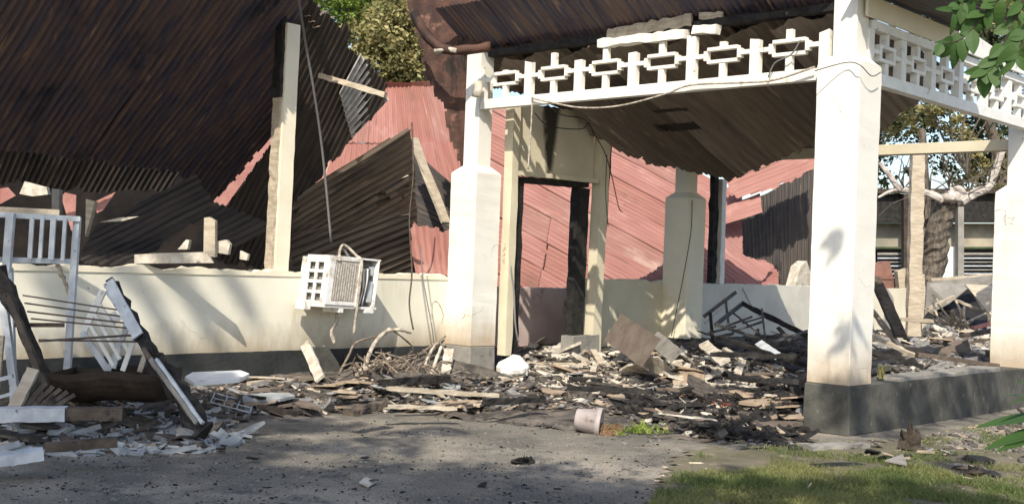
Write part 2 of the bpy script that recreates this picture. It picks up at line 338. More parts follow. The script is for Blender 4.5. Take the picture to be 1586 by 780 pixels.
# door surround
ds = thing('door_surround', (11.8, 0, 0), 'scorched doorway with cream panel above it and no door left', 'doorway')
part('left_jamb', M['char'], ds, lambda b: (b.bar((11.20, .06, .3), (11.20, .06, 2.56), .16, .12, (0, 1, 0), segs=14, rough=.008)))
part('right_jamb', M['char'], ds, lambda b: (b.bar((12.47, .07, .3), (12.50, .07, 2.58), .24, .13, (0, 1, 0), segs=14, rough=.008)))
part('door_head', M['char'], ds, lambda b: (b.bar((11.1, .05, 2.60), (12.6, .05, 2.63), .1, .08, (0, 0, 1), segs=10, rough=.012)))
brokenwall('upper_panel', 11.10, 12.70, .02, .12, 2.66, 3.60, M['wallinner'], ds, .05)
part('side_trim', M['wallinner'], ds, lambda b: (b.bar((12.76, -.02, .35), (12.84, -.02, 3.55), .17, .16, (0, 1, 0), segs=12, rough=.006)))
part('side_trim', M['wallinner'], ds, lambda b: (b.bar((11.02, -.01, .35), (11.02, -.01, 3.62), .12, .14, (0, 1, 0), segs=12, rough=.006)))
part('side_trim', M['char'], ds, lambda b: (b.bar((12.92, .02, 1.34), (13.02, .02, 3.2), .06, .08, (0, 1, 0), segs=12, rough=.006)))
part('threshold', M['concrete'], ds, lambda b: b.box((12.25, -.12, .25), (12.8, .1, .58), .015))
part('head_trim', M['wallinner'], ds, lambda b: b.bar((11.09, -.05, 2.67), (12.70, -.05, 2.69), .05, .06, (0, 0, 1), segs=8, rough=.004))
iw = thing('inner_wall', (12.5, 1.6, 0), 'pinkish stub of inner wall seen low through the doorway', 'wall')
brokenwall('wall_panel', 11.6, 15.0, 1.5, 1.62, 0, 1.17, mat('pink_plaster', (.62, .50, .46), .85, (.50, .38, .35), 2, .15, 40, stains=[((.22, .15, .12), 3, .58, .75, (1, 1, 1))]), iw, .03)
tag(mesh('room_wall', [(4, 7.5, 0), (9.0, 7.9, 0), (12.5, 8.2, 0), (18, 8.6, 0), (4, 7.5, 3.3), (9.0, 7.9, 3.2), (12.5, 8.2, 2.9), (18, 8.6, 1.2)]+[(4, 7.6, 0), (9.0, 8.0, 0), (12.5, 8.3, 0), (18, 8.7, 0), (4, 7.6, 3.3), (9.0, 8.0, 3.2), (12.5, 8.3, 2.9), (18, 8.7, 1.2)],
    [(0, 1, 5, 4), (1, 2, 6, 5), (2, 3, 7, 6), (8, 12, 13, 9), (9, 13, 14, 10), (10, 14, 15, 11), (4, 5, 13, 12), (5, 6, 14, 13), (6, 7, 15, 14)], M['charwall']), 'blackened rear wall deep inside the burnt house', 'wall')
# ------------------------------------------------------------------ pillars
def frustum(b, cx, cy, w0, z0, w1, z1):
    vs = [(cx+sx*w0/2, cy+sy*w0/2, z0) for sx, sy in ((-1, -1), (1, -1), (1, 1), (-1, 1))]+[(cx+sx*w1/2, cy+sy*w1/2, z1) for sx, sy in ((-1, -1), (1, -1), (1, 1), (-1, 1))]
    b.add(vs, [(3, 2, 1, 0), (4, 5, 6, 7), (0, 1, 5, 4), (1, 2, 6, 5), (2, 3, 7, 6), (3, 0, 4, 7)])
def pillar(cx, cy, w, zb, zt, neck, zn, label, shm, basem, baseh=None, bw=0):
    t = thing('porch_pillar', (cx, cy, 0), label, 'pillar', 'square pillars of the porch')
    part('base', basem, t, lambda b: frustum(b, cx, cy, w+bw+.02, 0, w+bw, zb), .012)
    part('shaft', shm, t, lambda b: b.bar((cx, cy, zb+.002), (cx, cy, zt), w, w, (0, 1, 0), segs=26, rough=.0028), .006)
    part('shoulder', shm, t, lambda b: frustum(b, cx, cy, w, zt+.001, neck+.01, zt+(.09 if neck < w-.05 else .01)), .006)
    part('neck', shm, t, lambda b: frustum(b, cx, cy, neck, zt+.05, neck, zn), .010)
    return t
XN, YN, XR, YL, PW = 10.645, -4.825, 15.245, .24, .45
pillar(XN, YN, PW, .47, 3.55, .25, 4.35, 'tall bright white corner pillar nearest the camera, on the dark plinth', M['shaft'], M['plinth_shaded'], bw=.03)
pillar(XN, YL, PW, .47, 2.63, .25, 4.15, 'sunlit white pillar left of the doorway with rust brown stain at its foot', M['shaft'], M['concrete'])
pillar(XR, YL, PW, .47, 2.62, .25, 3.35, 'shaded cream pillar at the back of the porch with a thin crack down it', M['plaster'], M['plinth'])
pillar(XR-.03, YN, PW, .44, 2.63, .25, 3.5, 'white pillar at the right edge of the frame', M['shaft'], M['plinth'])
hp = thing('veranda_post', (7.88, .56, ZW), 'slim peeling cream post standing on the low wall under the left roof', 'post')
part('post', M['plaster'], hp, lambda b: b.bar((7.90, .56, ZW-.03), (7.93, .56, 4.08), .175, .16, (0, 1, 0), segs=20, rough=.003))
part('peeled_edge', M['wood_pale'], hp, lambda b: b.bar((7.795, .58, ZW), (7.82, .58, 3.25), .035, .13, (0, 1, 0), segs=24, rough=.008))
part('charred_edge', M['char'], hp, lambda b: b.bar((7.82, .58, 3.26), (7.83, .58, 4.2), .05, .14, (0, 1, 0), segs=14, rough=.01))
# plinth wall on the right, under the side frieze
pw = thing('plinth_wall', (13, -5, 0), 'low mottled dark concrete plinth between the right hand pillars', 'wall')
brokenwall('wall_body', XN+.25, 15.0, -5.072, -4.72, -.02, .468, M['plinth_shaded'], pw, .012)
brokenwall('wall_body', 15.0, 19, -5.075, -4.72, -.02, .455, M['plinth_shaded'], pw, .012)
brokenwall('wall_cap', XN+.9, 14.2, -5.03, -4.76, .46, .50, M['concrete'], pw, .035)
# ------------------------------------------------------------------ friezes
def frieze(t, axis, fixed, a0, a1, z0, z1, nbay, thick, mt, toprail, broken):
    """fretwork: rail, posts and framed rectangles between them. axis 0: along X, 1: along Y"""
    def V(s, off, z): return Vector((s, fixed+off, z)) if axis == 0 else Vector((fixed+off, s, z))
    def bx(b, s0, s1, za, zb, th=thick, jit=0):
        p = V(s0, -th/2, za); q = V(s1, th/2, zb); b.box((min(p.x, q.x), min(p.y, q.y), za), (max(p.x, q.x), max(p.y, q.y), zb), jit)
    part('bottom_rail', mt, t, lambda b: bx(b, a0, a1, z0, z0+.12, thick+.02), .004)
    pitch = (a1-a0)/nbay
    zc = (z0+.12+z1)/2
    for i in range(nbay+1):
        s = a0+pitch*i
        zt_ = z1-(R.uniform(0, .14) if broken else 0)
        if 0 < i < nbay or True:
            def pf(b):
                k = .055; vs = []
                p = V(s, 0, 0); q = V(s, 0, 0)
                for zz, jj in ((z0+.121, 0), (zt_, .02 if broken else 0)):
                    for du, dv in ((-k, -thick/2), (k, -thick/2), (k, thick/2), (-k, thick/2)):
                        c = V(s+du, dv, zz+R.uniform(-jj, jj)); vs.append(c)
                b.add(vs, [(3, 2, 1, 0), (4, 5, 6, 7), (0, 1, 5, 4), (1, 2, 6, 5), (2, 3, 7, 6), (3, 0, 4, 7)])
            part('post', mt, t, pf)
        if i == nbay: break
        c = s+pitch/2; w = pitch*.235; h = .085; tk = .035
        # rectangle frame
        def rf(b):
            bx(b, c-w, c+w, zc-h, zc-h+tk); bx(b, c-w, c+w, zc+h-tk, zc+h)
            bx(b, c-w, c-w+tk*1.2, zc-h+tk, zc+h-tk); bx(b, c+w-tk*1.2, c+w, zc-h+tk, zc+h-tk)
        part('fret_frame', mt, t, rf)
        part('tie', mt, t, lambda b: bx(b, s+.056, c-w-.001, zc-.02, zc+.025, thick*.8))
        part('tie', mt, t, lambda b: bx(b, c+w+.001, s+pitch-.056, zc-.02, zc+.025, thick*.8))
        part('strut', mt, t, lambda b: bx(b, c-.035, c+.035, z0+.121, zc-h-.001, thick*.8))
        if not broken or R.random() < .8:
            part('strut', mt, t, lambda b: bx(b, c-.035, c+.035, zc+h+.001, z1-(R.uniform(.03, .15) if broken and not (1 <= i <= 3) else 0), thick*.8, 0))
    if toprail: part('top_rail', mt, t, lambda b: bx(b, a0, a1, z1+.001, z1+.09, thick+.02), .004)
M['beam'] = mat('warm_white_beam_paint', (.80, .77, .69), .7, (.74, .70, .62), 4, .15, 40, stains=[((.30, .23, .16), 6, .60, .74, (1, 1, 1)), ((.05, .04, .035), 9, .69, .75, (1, 1, 1))])  # warm white with brown and black stains
ff = thing('frieze_panel', (XN-.08, -2.3, 3.43), 'broken white geometric fretwork on the front beam, its top rail burnt off', 'fretwork', 'fretwork friezes of the porch')
frieze(ff, 1, XN-.08, YL-.14, YN+.22, 3.42, 4.02, 6, .07, M['beam'], False, True)
part('top_rail_remnant', M['beam'], ff, lambda b: b.bar((XN-.08, -1.75, 4.06), (XN-.08, -2.95, 4.05), .10, .09, (0, 0, 1), segs=14, rough=.014))
part('top_rail_remnant', M['beam'], ff, lambda b: b.bar((XN-.08, -3.05, 4.08), (XN-.08, -3.35, 4.06), .10, .09, (0, 0, 1), segs=4, rough=.014))
part('flaking_board', M['wood_pale'], ff, lambda b: b.bar((XN+.0, -1.8, 4.17), (XN+.0, -2.95, 4.22), .03, .12, (0, 0, 1), segs=18, rough=.02))
part('flaking_board', M['wood_pale'], ff, lambda b: b.bar((XN+.0, -3.05, 4.24), (XN+.0, -3.35, 4.22), .03, .06, (0, 0, 1), segs=5, rough=.014))
part('charred_top_beam', M['char'], ff, lambda b: b.bar((XN+.06, YL+.3, 4.14), (XN+.06, YN+.1, 4.16), .12, .08, (0, 0, 1), segs=30, rough=.006))
fr = thing('frieze_panel', (13, YN-.08, 3.43), 'intact white geometric fretwork on the right hand side beam under a cream fascia', 'fretwork', 'fretwork friezes of the porch')
frieze(fr, 0, YN-.10, XN+.16, XR-.13, 3.40, 3.93, 6, .09, M['whitepaint'], True, False)
part('fascia', M['plaster'], fr, lambda b: b.bar((XN-.02, YN-.17, 4.125), (12.75, YN-.17, 4.125), .03, .20, (0, 0, 1)))
part('fascia', M['whitepaint'], fr, lambda b: b.prism([(12.80, YN-.20, 4.03), (18.4, YN-.20, 4.03), (18.4, YN-.20, 4.18), (14.3, YN-.20, 4.14), (12.80, YN-.20, 4.30)], (0, .03, 0)))  # sunlit triangle of the same fascia put into shape and white colour
fr2 = thing('frieze_panel', (17.5, YN-.1, 3.4), 'far end of the white fretwork beyond the right edge pillar', 'fretwork')
frieze(fr2, 0, YN-.10, XR+.14, XR+3.2, 3.40, 3.93, 4, .09, M['whitepaint'], True, False)
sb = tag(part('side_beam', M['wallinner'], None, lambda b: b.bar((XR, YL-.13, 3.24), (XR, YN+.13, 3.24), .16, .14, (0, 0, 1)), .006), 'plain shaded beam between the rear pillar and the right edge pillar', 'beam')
# ------------------------------------------------------------------ corrugated roofs
def biggest(fs):
    """only the largest connected piece of a torn sheet stays"""
    par = {}
    def find(a):
        while par[a] != a: par[a] = par[par[a]]; a = par[a]
        return a
    for f in fs:
        for v in f: par.setdefault(v, v)
        for v in f[1:]:
            x, y = find(f[0]), find(v)
            if x != y: par[y] = x
    cnt = {}
    for f in fs: k = find(f[0]); cnt[k] = cnt.get(k, 0)+1
    if not cnt: return fs
    m_ = max(cnt, key=cnt.get); return [f for f in fs if find(f[0]) == m_]
def sheet_mesh(c, W_, L_, u0, u1, pitch, amp, off, clip, ragn, seed, vs_, sag=0, du=5, v0=0, v1=1, jit=1, holes=(), step=0):
    c00, c10, c01, c11 = c
    nrm = ((c10-c00)+(c11-c01)).cross((c01-c00)+(c11-c10)).normalized()
    nu = max(2, int((u1-u0)*W_/pitch*du)); nv = max(2, int((v1-v0)*L_/vs_))
    vs = []; uv = []; fs = []; rr = random.Random(seed)
    ea = rr.uniform(-.015, .015); eb = rr.uniform(-.015, .015); tw = rr.uniform(-.01, .01)
    for j in range(nv+1):
        for i in range(nu+1):
            u = u0+(u1-u0)*i/nu; v = v0+(v1-v0)*j/nv
            vv = v+(ea if j == 0 else 0)+(eb if j == nv else 0)
            if ragn and j in (0, nv): vv += ragn*(noise.noise(Vector((u*W_*4, seed, 0))))
            p = (c00*(1-u)+c10*u)*(1-vv)+(c01*(1-u)+c11*u)*vv
            k = amp*math.sin(2*math.pi*u*W_/pitch)+off+tw*(i/nu)*(v-.5)
            k += .03*noise.noise(Vector((u*W_*.8, v*L_*.8, seed*.3)))+.012*noise.noise(Vector((u*W_*3, v*L_*2, seed)))
            k -= sag*4*v*(1-v)
            k += step*(i/nu-.5)
            vs.append(p+nrm*k); uv.append((u*W_+seed*.37, v*L_))
    for j in range(nv):
        for i in range(nu):
            a = j*(nu+1)+i
            if clip:
                q = pix((vs[a]+vs[a+nu+2])/2)
                if not inpoly(q[0]+5*jit*noise.noise(Vector((q[0]*.06, q[1]*.06, 1))), q[1]+7*jit*noise.noise(Vector((q[0]*.09, q[1]*.05, 7))), clip): continue
                if any(inpoly(q[0], q[1], h) for h in holes): continue
            fs.append((a, a+1, a+nu+2, a+nu+1))
    fs = biggest(fs)
    used = sorted({v for f in fs for v in f}); ix = {v: i for i, v in enumerate(used)}
    vs = [vs[v] for v in used]; uv = [uv[v] for v in used]; fs = [tuple(ix[v] for v in f) for f in fs]
    return vs, fs, uv
def roof(name, label, cat, c, mt, n, clip=None, pitch=.076, amp=.012, rag=.02, vs_=.03, sag=0, seed=1, group=None, part_name='roof_sheet', lap=.05, rows=1, du=5, jit=1, holes=(), step=0):
    c = [Vector(p) for p in c]
    W_ = ((c[1]-c[0]).length+(c[3]-c[2]).length)/2; L_ = ((c[2]-c[0]).length+(c[3]-c[1]).length)/2
    t = thing(name, (c[0]+c[1]+c[2]+c[3])/4, label, cat, group); k = 0
    for rI in range(rows):
        for i in range(n):
            vs, fs, uv = sheet_mesh(c, W_, L_, i/n-lap/n, (i+1)/n+lap/n, pitch, amp, (.006 if i % 2 else 0)+(.008 if rI % 2 else 0), clip, rag, seed*50+i+rI*20, vs_, sag, du, max(0, rI/rows-.01), min(1, (rI+1)/rows+.01), jit, holes, step)
            if len(fs) < 20: continue
            mesh(part_name, vs, fs, mt if not isinstance(mt, list) else mt[(i+rI) % len(mt)], t, smooth=True, uv=uv); k += 1
    return t
# A1 : big sheet over the left room: plane z = 4.0 - .51 Y
def planeA(px, py, s=.51, z0=4.0):
    r = ray(px, py); t = (z0-s*0-CAM.z-s*CAM.y)/(r.z+s*r.y); return CAM+r*t
roof('collapsed_roof', 'huge burnt blue-black corrugated roof plane hanging over the left room', 'roof',
     [planeA(-330, -30), (8.55, -.75, 4.0+.51*.75), planeA(-330, -30)+Vector((0, 4.4, -2.244)), (8.55+.9, 3.75, 4.0-.51*3.75)] if False else
     [(2.0, -.4, 4.589), (9.0, -.4, 4.589), (2.0, 4.5, 2.09), (9.9, 4.5, 2.09)],
     M['burnt'], 9, pitch=.085, amp=.020, clip=[(-900, -900), (474, -900), (474, 0), (455, 60), (433, 180), (428, 205), (380, 258), (326, 318), (300, 290), (268, 264), (200, 258), (110, 246), (0, 229), (-900, 180)], rag=.02, seed=1, vs_=.035)
roof('collapsed_roof', 'blackened corrugated sheets with ragged stepped edge between the cream post and the green tree', 'roof',
     [D(440, -60, 13.10), D(612, 140, 14.40), D(262, 320, 15.90), D(425, 530, 16.10)], M['burnt2'], 4,
     clip=[(455, -90), (478, -10), (500, 20), (523, 28), (545, 50), (540, 75), (560, 92), (583, 100), (600, 132), (596, 160), (560, 200), (500, 268), (455, 330), (440, 425), (330, 400), (318, 345), (345, 332), (432, 202), (445, 120)], seed=2, vs_=.03)
roof('roof_strip', 'pale corrugated strip added for the sunlit ridge ends beside the red roof', 'roof',
     [D(560, 84, 14.0), D(601, 150, 14.5), D(527, 145, 14.1), D(545, 210, 14.6)], mat('painted_sunlit_iron', (.52, .50, .47), .5, (.34, .32, .29), 9, 0, uvstreak=True), 1, pitch=.085, amp=.03, seed=3, vs_=.05, du=8)  # added strip, sunlit ridge ends put into its pale colour
roof('roof_strip', 'short pale strip of corrugated iron under the green tree leaves', 'roof',
     [D(474, -6, 14.0), D(515, 26, 14.4), D(466, 12, 13.6), D(488, 44, 13.6)], M['brown'], 1, pitch=.11, amp=.03, seed=4, vs_=.05, du=8)
roof('fallen_sheet', 'sooty sheet hanging below the big dark roof at the far left', 'roof sheet',
     [D(-120, 195, 15.10), D(285, 255, 16.50), D(-150, 300, 15.80), D(240, 325, 16.70)], M['burnt2'], 5,
     clip=[(-200, 190), (300, 250), (285, 300), (185, 292), (160, 300), (120, 292), (98, 300), (60, 296), (40, 280), (0, 284), (-200, 280)], seed=5)
roof('fallen_sheet', 'crumpled black sheet slumped onto the low wall, below the red gap', 'roof sheet',
     [D(345, 250, 14.55), D(460, 330, 14.85), D(95, 380, 12.45), D(190, 470, 12.45)], M['burnt2'], 3,
     clip=[(262, 258), (300, 268), (335, 315), (420, 345), (450, 372), (400, 395), (345, 378), (318, 345), (290, 350), (235, 392), (200, 410), (120, 408), (128, 382), (180, 300), (190, 292)], seed=6, amp=.016)
roof('fallen_sheet', 'dark rusty corrugated sheet with torn right edge beside the air conditioner', 'roof sheet',
     [D(440, 322, 15.10), D(445, 440, 16.30), D(648, 190, 14.70), D(650, 330, 15.90)], M['sooty'], 2,
     clip=[(452, 322), (480, 283), (510, 258), (636, 198), (641, 240), (645, 330), (640, 340), (560, 352), (470, 385), (450, 380)], seed=7, pitch=.12, amp=.022, jit=.5, holes=[[(594, 290), (632, 271), (634, 277), (600, 296)], [(612, 296), (634, 284), (634, 292), (620, 299)], [(578, 300), (596, 297), (598, 302), (582, 306)], [(580, 312), (604, 303), (606, 308), (584, 318)], [(622, 305), (634, 300), (634, 305), (624, 308)]])
roof('fallen_sheet', 'pale sheet added behind the torn slits to show as lit flecks', 'roof sheet', [D(560, 260, 16.4), D(560, 335, 15.8), D(636, 255, 16.4), D(636, 330, 15.8)], M['wood_pale'], 1, seed=21, pitch=.3, amp=.01)  # added pale sheet, gives the slits their lit flecks
roof('fallen_sheet', 'lower overlapping dark corrugated sheet resting on the wall behind the air conditioner', 'roof sheet',
     [D(445, 345, 15.40), D(470, 520, 16.70), D(660, 268, 15.50), D(665, 430, 16.50)], M['sooty'], 2,
     clip=[(450, 345), (640, 262), (646, 330), (640, 420), (600, 424), (440, 424)], seed=8, pitch=.12, amp=.022, jit=.5)
roof('red_roof', 'steep faded red corrugated roof rising behind the torn dark sheet', 'roof',
     [D(430, 330, 18.8), D(770, 345, 17.6), D(500, 120, 20.2), D(690, 116, 20.0)], [M['red'], M['red3'], M['red2']], 5,
     clip=[(480, 300), (520, 180), (570, 132), (680, 134), (728, 250), (712, 300), (700, 365), (690, 352), (655, 290), (645, 260), (600, 300)], seed=9, rag=0, jit=.15, pitch=.09, rows=2, amp=.014)
roof('ridge_cap', 'folded red ridge cap on top of the steep red roof', 'ridge cap',
     [D(590, 128, 19.8), D(668, 126, 19.8), D(604, 152, 20.1), D(672, 142, 19.9)], M['red'], 1, pitch=.5, amp=.02, seed=10)
roof('fallen_sheet', 'black sheet added to darken the gap under the edge of the steep red roof', 'roof sheet', [D(632, 235, 18.0), D(632, 440, 17.2), D(710, 300, 18.0), D(710, 440, 17.2)], M['burnt2'], 1, seed=31)  # black panel added so that the gap reads as dark
tag(part('barge_board', M['wood_pale'], None, lambda b: b.bar(D(640, 215, 17.2), D(690, 345, 16.6), .14, .05, (0, 0, 1), segs=6, rough=.01)), 'pale curved board along the edge of the steep red roof', 'board')
roof('fallen_sheet', 'small faded red sheet standing on the wall just left of the white pillar', 'roof sheet',
     [D(632, 340, 15.80), D(700, 350, 16.10), D(650, 440, 14.80), D(705, 430, 15.00)], M['red'], 1, clip=[(640, 345), (690, 358), (702, 356), (702, 426), (640, 424), (634, 400)], seed=11, pitch=.09, amp=.006)
roof('fallen_sheet', 'big faded red collapsed roof seen through the doorway and beyond it', 'roof',
     [D(690, 60, 25), D(650, 400, 21.3), D(1280, 375, 25), D(1180, 700, 21)], [M['red'], M['red2'], M['red'], M['red3']], 9, lap=.07, step=.015,
     clip=[(740, 150), (940, 214), (1010, 232), (1120, 266), (1150, 285), (1128, 345), (1085, 372), (1035, 405), (985, 440), (985, 470), (700, 470)], seed=12, rag=0, du=5, pitch=.11, amp=.011, vs_=.05, jit=.15, rows=3)
roof('fallen_sheet', 'shadowed red brown corrugated sheets piled behind the rear pillar', 'roof',
     [D(960, 450, 20.40), D(1150, 260, 22.90), D(1110, 520, 20.00), D(1240, 360, 22.30)], M['reddark'], 3,
     clip=[(975, 442), (1035, 405), (1085, 372), (1128, 300), (1150, 300), (1150, 395), (1205, 412), (1212, 450), (975, 450)], seed=13, pitch=.10, amp=.02, jit=.4)
roof('fallen_sheet', 'red corrugated sheet end lit by the sun at the concrete block', 'roof sheet',
     [D(1095, 385, 21.70), D(1170, 470, 20.50), D(1185, 395, 22.10), D(1235, 455, 21.30)], M['red'], 1, clip=[(1150, 400), (1182, 402), (1207, 416), (1207, 445), (1095, 445), (1105, 398)], seed=14, pitch=.10, amp=.02, jit=.4)
roof('fallen_sheet', 'topmost curled red sheet edge right of the rear pillar under the porch ceiling', 'roof sheet',
     [D(1098, 272, 22.20), D(1132, 318, 21.60), D(1270, 200, 22.20), D(1278, 262, 21.60)], M['red'], 1, clip=[(1122, 276), (1262, 212), (1264, 262), (1190, 296), (1140, 306), (1136, 300)], seed=15, amp=.02, pitch=.1)
roof('fallen_sheet', 'narrow red sheet strip below the curled one', 'roof sheet',
     [D(1110, 325, 21.70), D(1112, 350, 21.40), D(1176, 300, 21.80), D(1180, 328, 21.50)], M['red'], 1, seed=16, amp=.012)
roof('fallen_sheet', 'black underside of a leaning sheet right of the rear pillar', 'roof sheet',
     [D(1130, 330, 23.00), D(1290, 240, 23.20), D(1140, 470, 22.60), D(1290, 470, 22.80)], M['burnt2'], 2, clip=[(1118, 300), (1180, 262), (1275, 225), (1275, 450), (1212, 450), (1205, 412), (1150, 395), (1138, 388)], seed=17)
def planeX(px, py, s, x0=10.82, z0=4.10):
    s = math.tan(math.radians(s)); r = ray(px, py); t = (z0+s*x0-CAM.z)/(r.z+s*r.x); return CAM+r*t
def PB(x0, x1, y0, y1, z=None):
    zz = lambda x: z if z is not None else 4.1-(x-10.82)*math.tan(math.radians(20))
    return [pix(Vector(q)) for q in ((x0, y0, zz(x0)), (x1, y0, zz(x1)), (x1, y1, zz(x1)), (x0, y1, zz(x0)))]
s20 = math.tan(math.radians(20))
roof('fallen_ceiling', 'dull brown corrugated porch roof sagging down behind the front beam', 'roof',
     [(10.82, .75, 4.10), (10.82, -4.72, 4.10), (16.2, .75, 4.1-5.38*s20), (16.2, -4.72, 4.1-5.38*s20)], [M['brown'], M['brown2'], M['brown3'], M['brown2'], M['brown'], M['brown3'], M['brown2']], 7,
     clip=[(700, -100), (1480, -100), (1480, 60), (1432, 150), (1362, 205), (1262, 224), (1195, 252), (1132, 279), (1105, 272), (1060, 263), (1000, 252), (932, 222), (912, 198), (880, 165), (700, 120)], seed=18, sag=.0, rag=.05, step=.30, pitch=.11, holes=[PB(12.70, 12.90, -1.62, -.95), PB(12.33, 12.41, -1.75, -1.2)])  # slits added so that sun bands reach the rear pillar
roof('shade_roof', 'sooty upper roof added over the sagging sheets to shade the rear pillar', 'roof',
     [(10.75, 1.2, 4.22), (10.75, -4.7, 4.22), (16.6, 1.2, 3.40), (16.6, -4.7, 3.40)], M['burnt2'], 7, seed=22, rag=.02, vs_=.09, clip=[(-9000, -9000), (9000, -9000), (9000, 9000), (-9000, 9000)], holes=[PB(12.0, 12.4, -2.3, -1.2, 4.02), PB(11.78, 11.90, -2.5, -1.4, 4.07), [(1366, 118), (1700, 190), (1700, 300), (1366, 300)]])  # hidden roof added to shade the rear pillar, with slits for sun bands
roof('shade_overhang', 'charred overhang added to shade the left end of the right hand frieze', 'roof',
     [(10.3, -4.98, 4.26), (10.3, -5.75, 4.24), (12.7, -4.98, 4.28), (12.7, -5.75, 4.26)], M['burnt2'], 1, seed=23, rag=.02)  # unseen overhang added to shade the frieze below it
s33 = math.tan(math.radians(33))
roof('collapsed_roof', 'blackened porch roof underside above the front beam along the top of the picture', 'roof',
     [(10.1, .5, 4.2+.7*s33), (10.1, -4.72, 4.2+.7*s33), (10.80, .5, 4.2), (10.80, -4.72, 4.2)], M['burnt'], 7, clip=None, seed=19, rag=.03)
roof('hanging_sheet', 'flaking rust brown sheet hanging beside the white pillar at the left end of the beam', 'roof sheet',
     [D(625, -60, 15.45), D(770, -60, 14.95), D(672, 275, 15.25), D(775, 275, 14.95)], M['rust'], 2,
     clip=[(622, -80), (634, 20), (650, 70), (663, 120), (690, 170), (699, 225), (716, 262), (724, 262), (740, 100), (752, 80), (760, -80)], seed=20, pitch=.2, amp=.01, rag=.03)
tag(part('broken_beam', M['rust'], None, lambda b: b.tube(spline([D(640, 20, 14.75), D(665, 60, 14.65), D(700, 78, 14.55), D(760, 72, 14.45)]), .06, 7, wob=.2), smooth=True), 'bent rusty beam end poking out over the left pillar', 'beam')
tag(part('burnt_lamp', M['chalk'], None, lambda b: b.tube([D(674, 80, 14.60), D(690, 76, 14.55), D(708, 79, 14.50)], .035, 8, wob=.15), smooth=True), 'scorched stub of a lamp under the roof corner', 'lamp')
tag(part('pillar_clod', M['chalk'], None, lambda b: b.tube([D(741, 126, 14.70), D(741, 137, 14.70), D(740, 150, 14.70)], .05, 8, r2=.075, wob=.2), smooth=True), 'lump of broken plaster where the beam meets the left pillar', 'plaster')
tag(part('roof_pole', M['wood_pale'], None, lambda b: b.bar(D(495, 117, 13.6), D(597, 147, 13.2), .06, .06, (0, 0, 1), segs=10, rough=.006)), 'pale timber batten poking out across the dark roof edge', 'batten')
# small pieces in the dark gap at the far left
for i, (pts, mt, lb) in enumerate([
    ([(30, 300), (38, 281), (72, 290), (74, 301), (50, 304)], 'chalk', 'ragged pale chunk in the dark gap at the far left'),
    ([(0, 292), (12, 290), (24, 303), (0, 316)], 'red', 'pinkish red sheet corner at the far left edge'),
    ([(92, 296), (118, 302), (116, 362), (110, 356)], 'red', 'narrow tapering red sheet behind the white railing'),
    ([(133, 308), (147, 312), (132, 366)], 'wood_pale', 'pale pointed splinter hanging in the dark gap'),
    ([(147, 312), (179, 297), (160, 325), (150, 330)], 'red', 'pointed pink red sheet tip over the pale splinter'),
    ([(326, 313), (345, 290), (430, 196), (433, 210), (385, 270), (345, 326)], 'red', 'long thin strip of red roof seen between dark sheets'),
    ([(154, 344), (185, 337), (215, 335), (190, 342)], 'chalk', 'thin white flake on the black sheet'),
    ([(316, 337), (324, 336), (333, 342), (333, 398), (315, 396)], 'wood_pale', 'short square pale timber standing on the low wall'),
    ([(334, 374), (350, 371), (356, 378), (353, 394), (334, 391)], 'chalk', 'whitish block beside the short timber on the wall'),
    ([(275, 386), (288, 371), (293, 372), (290, 386)], 'chalk', 'small pale triangular fragment on the wall top'),
    ([(208, 394), (240, 392), (320, 390), (330, 407), (208, 408)], 'chalk', 'long crumbled plaster lump lying along the wall top'),
    ([(80, 292), (92, 293), (91, 330), (80, 330)], 'concrete', 'grey block post in the gloom behind the railing'),
    ([(372, 388), (384, 394), (382, 403), (371, 401)], 'chalk', 'small white card on the wall top right of the block'),
]):
    d = 16.6 if mt == 'red' else 12.6
    if i in (0,): d = 15
    if i == 5: d = 17.2
    if 'wall' in lb: d = (onY(pts[0][0], 408, .50)-CAM).dot(FW)
    tag(part('roof_scrap' if mt == 'red' else 'wood_scrap' if mt == 'wood_pale' else 'plaster_scrap', mat('flat_faded_red_iron', (.33, .14, .12), .6, (.40, .2, .17), 6, .2, 30) if mt == 'red' else M[mt], None,
        lambda b: b.prism([D(x, y, d) for x, y in pts], FW*(.02 if mt == 'red' else .05 if i == 10 else .1))), lb, 'debris')
# thin post & block right of rear pillar
tp = tag(part('thin_post', M['whitepaint'], None, lambda b: b.bar((16.74, .55, 1.31), (16.70, .54, 3.04), .12, .1, (0, 1, 0), segs=14, rough=.004)), 'thin white post standing on the pale shaded wall', 'post')
tag(part('thin_post', M['char'], None, lambda b: b.bar((16.58, .6, 1.31), (16.56, .6, 3.15), .12, .1, (0, 1, 0), segs=14, rough=.012)), 'charred post just left of the thin white one', 'post')
tag(part('concrete_block', M['concrete'], None, lambda b: b.prism([onY(x, y, 1.9) for x, y in ((1208, 440), (1210, 345), (1225, 340), (1256, 342), (1262, 440))], (0, .5, 0)), .01), 'grey brown block column standing behind the wall, left of the corner pillar', 'column')
tag(part('plaster_scrap', M['chalk'], None, lambda b: b.prism([onY(x, y, .75) for x, y in ((1232, 442), (1240, 412), (1250, 404), (1262, 442))], (0, .2, 0))), 'cream broken corner of wall beside the tall corner pillar', 'debris')
# timber pole right
tag(part('timber_pole', M['wood_pale'], None, lambda b: b.bar(D(1414, 520, 21.3), D(1421, 234, 21.3), .23, .16, FW, segs=24, rough=.010)), 'weathered square timber pole left of the pruned tree', 'pole')
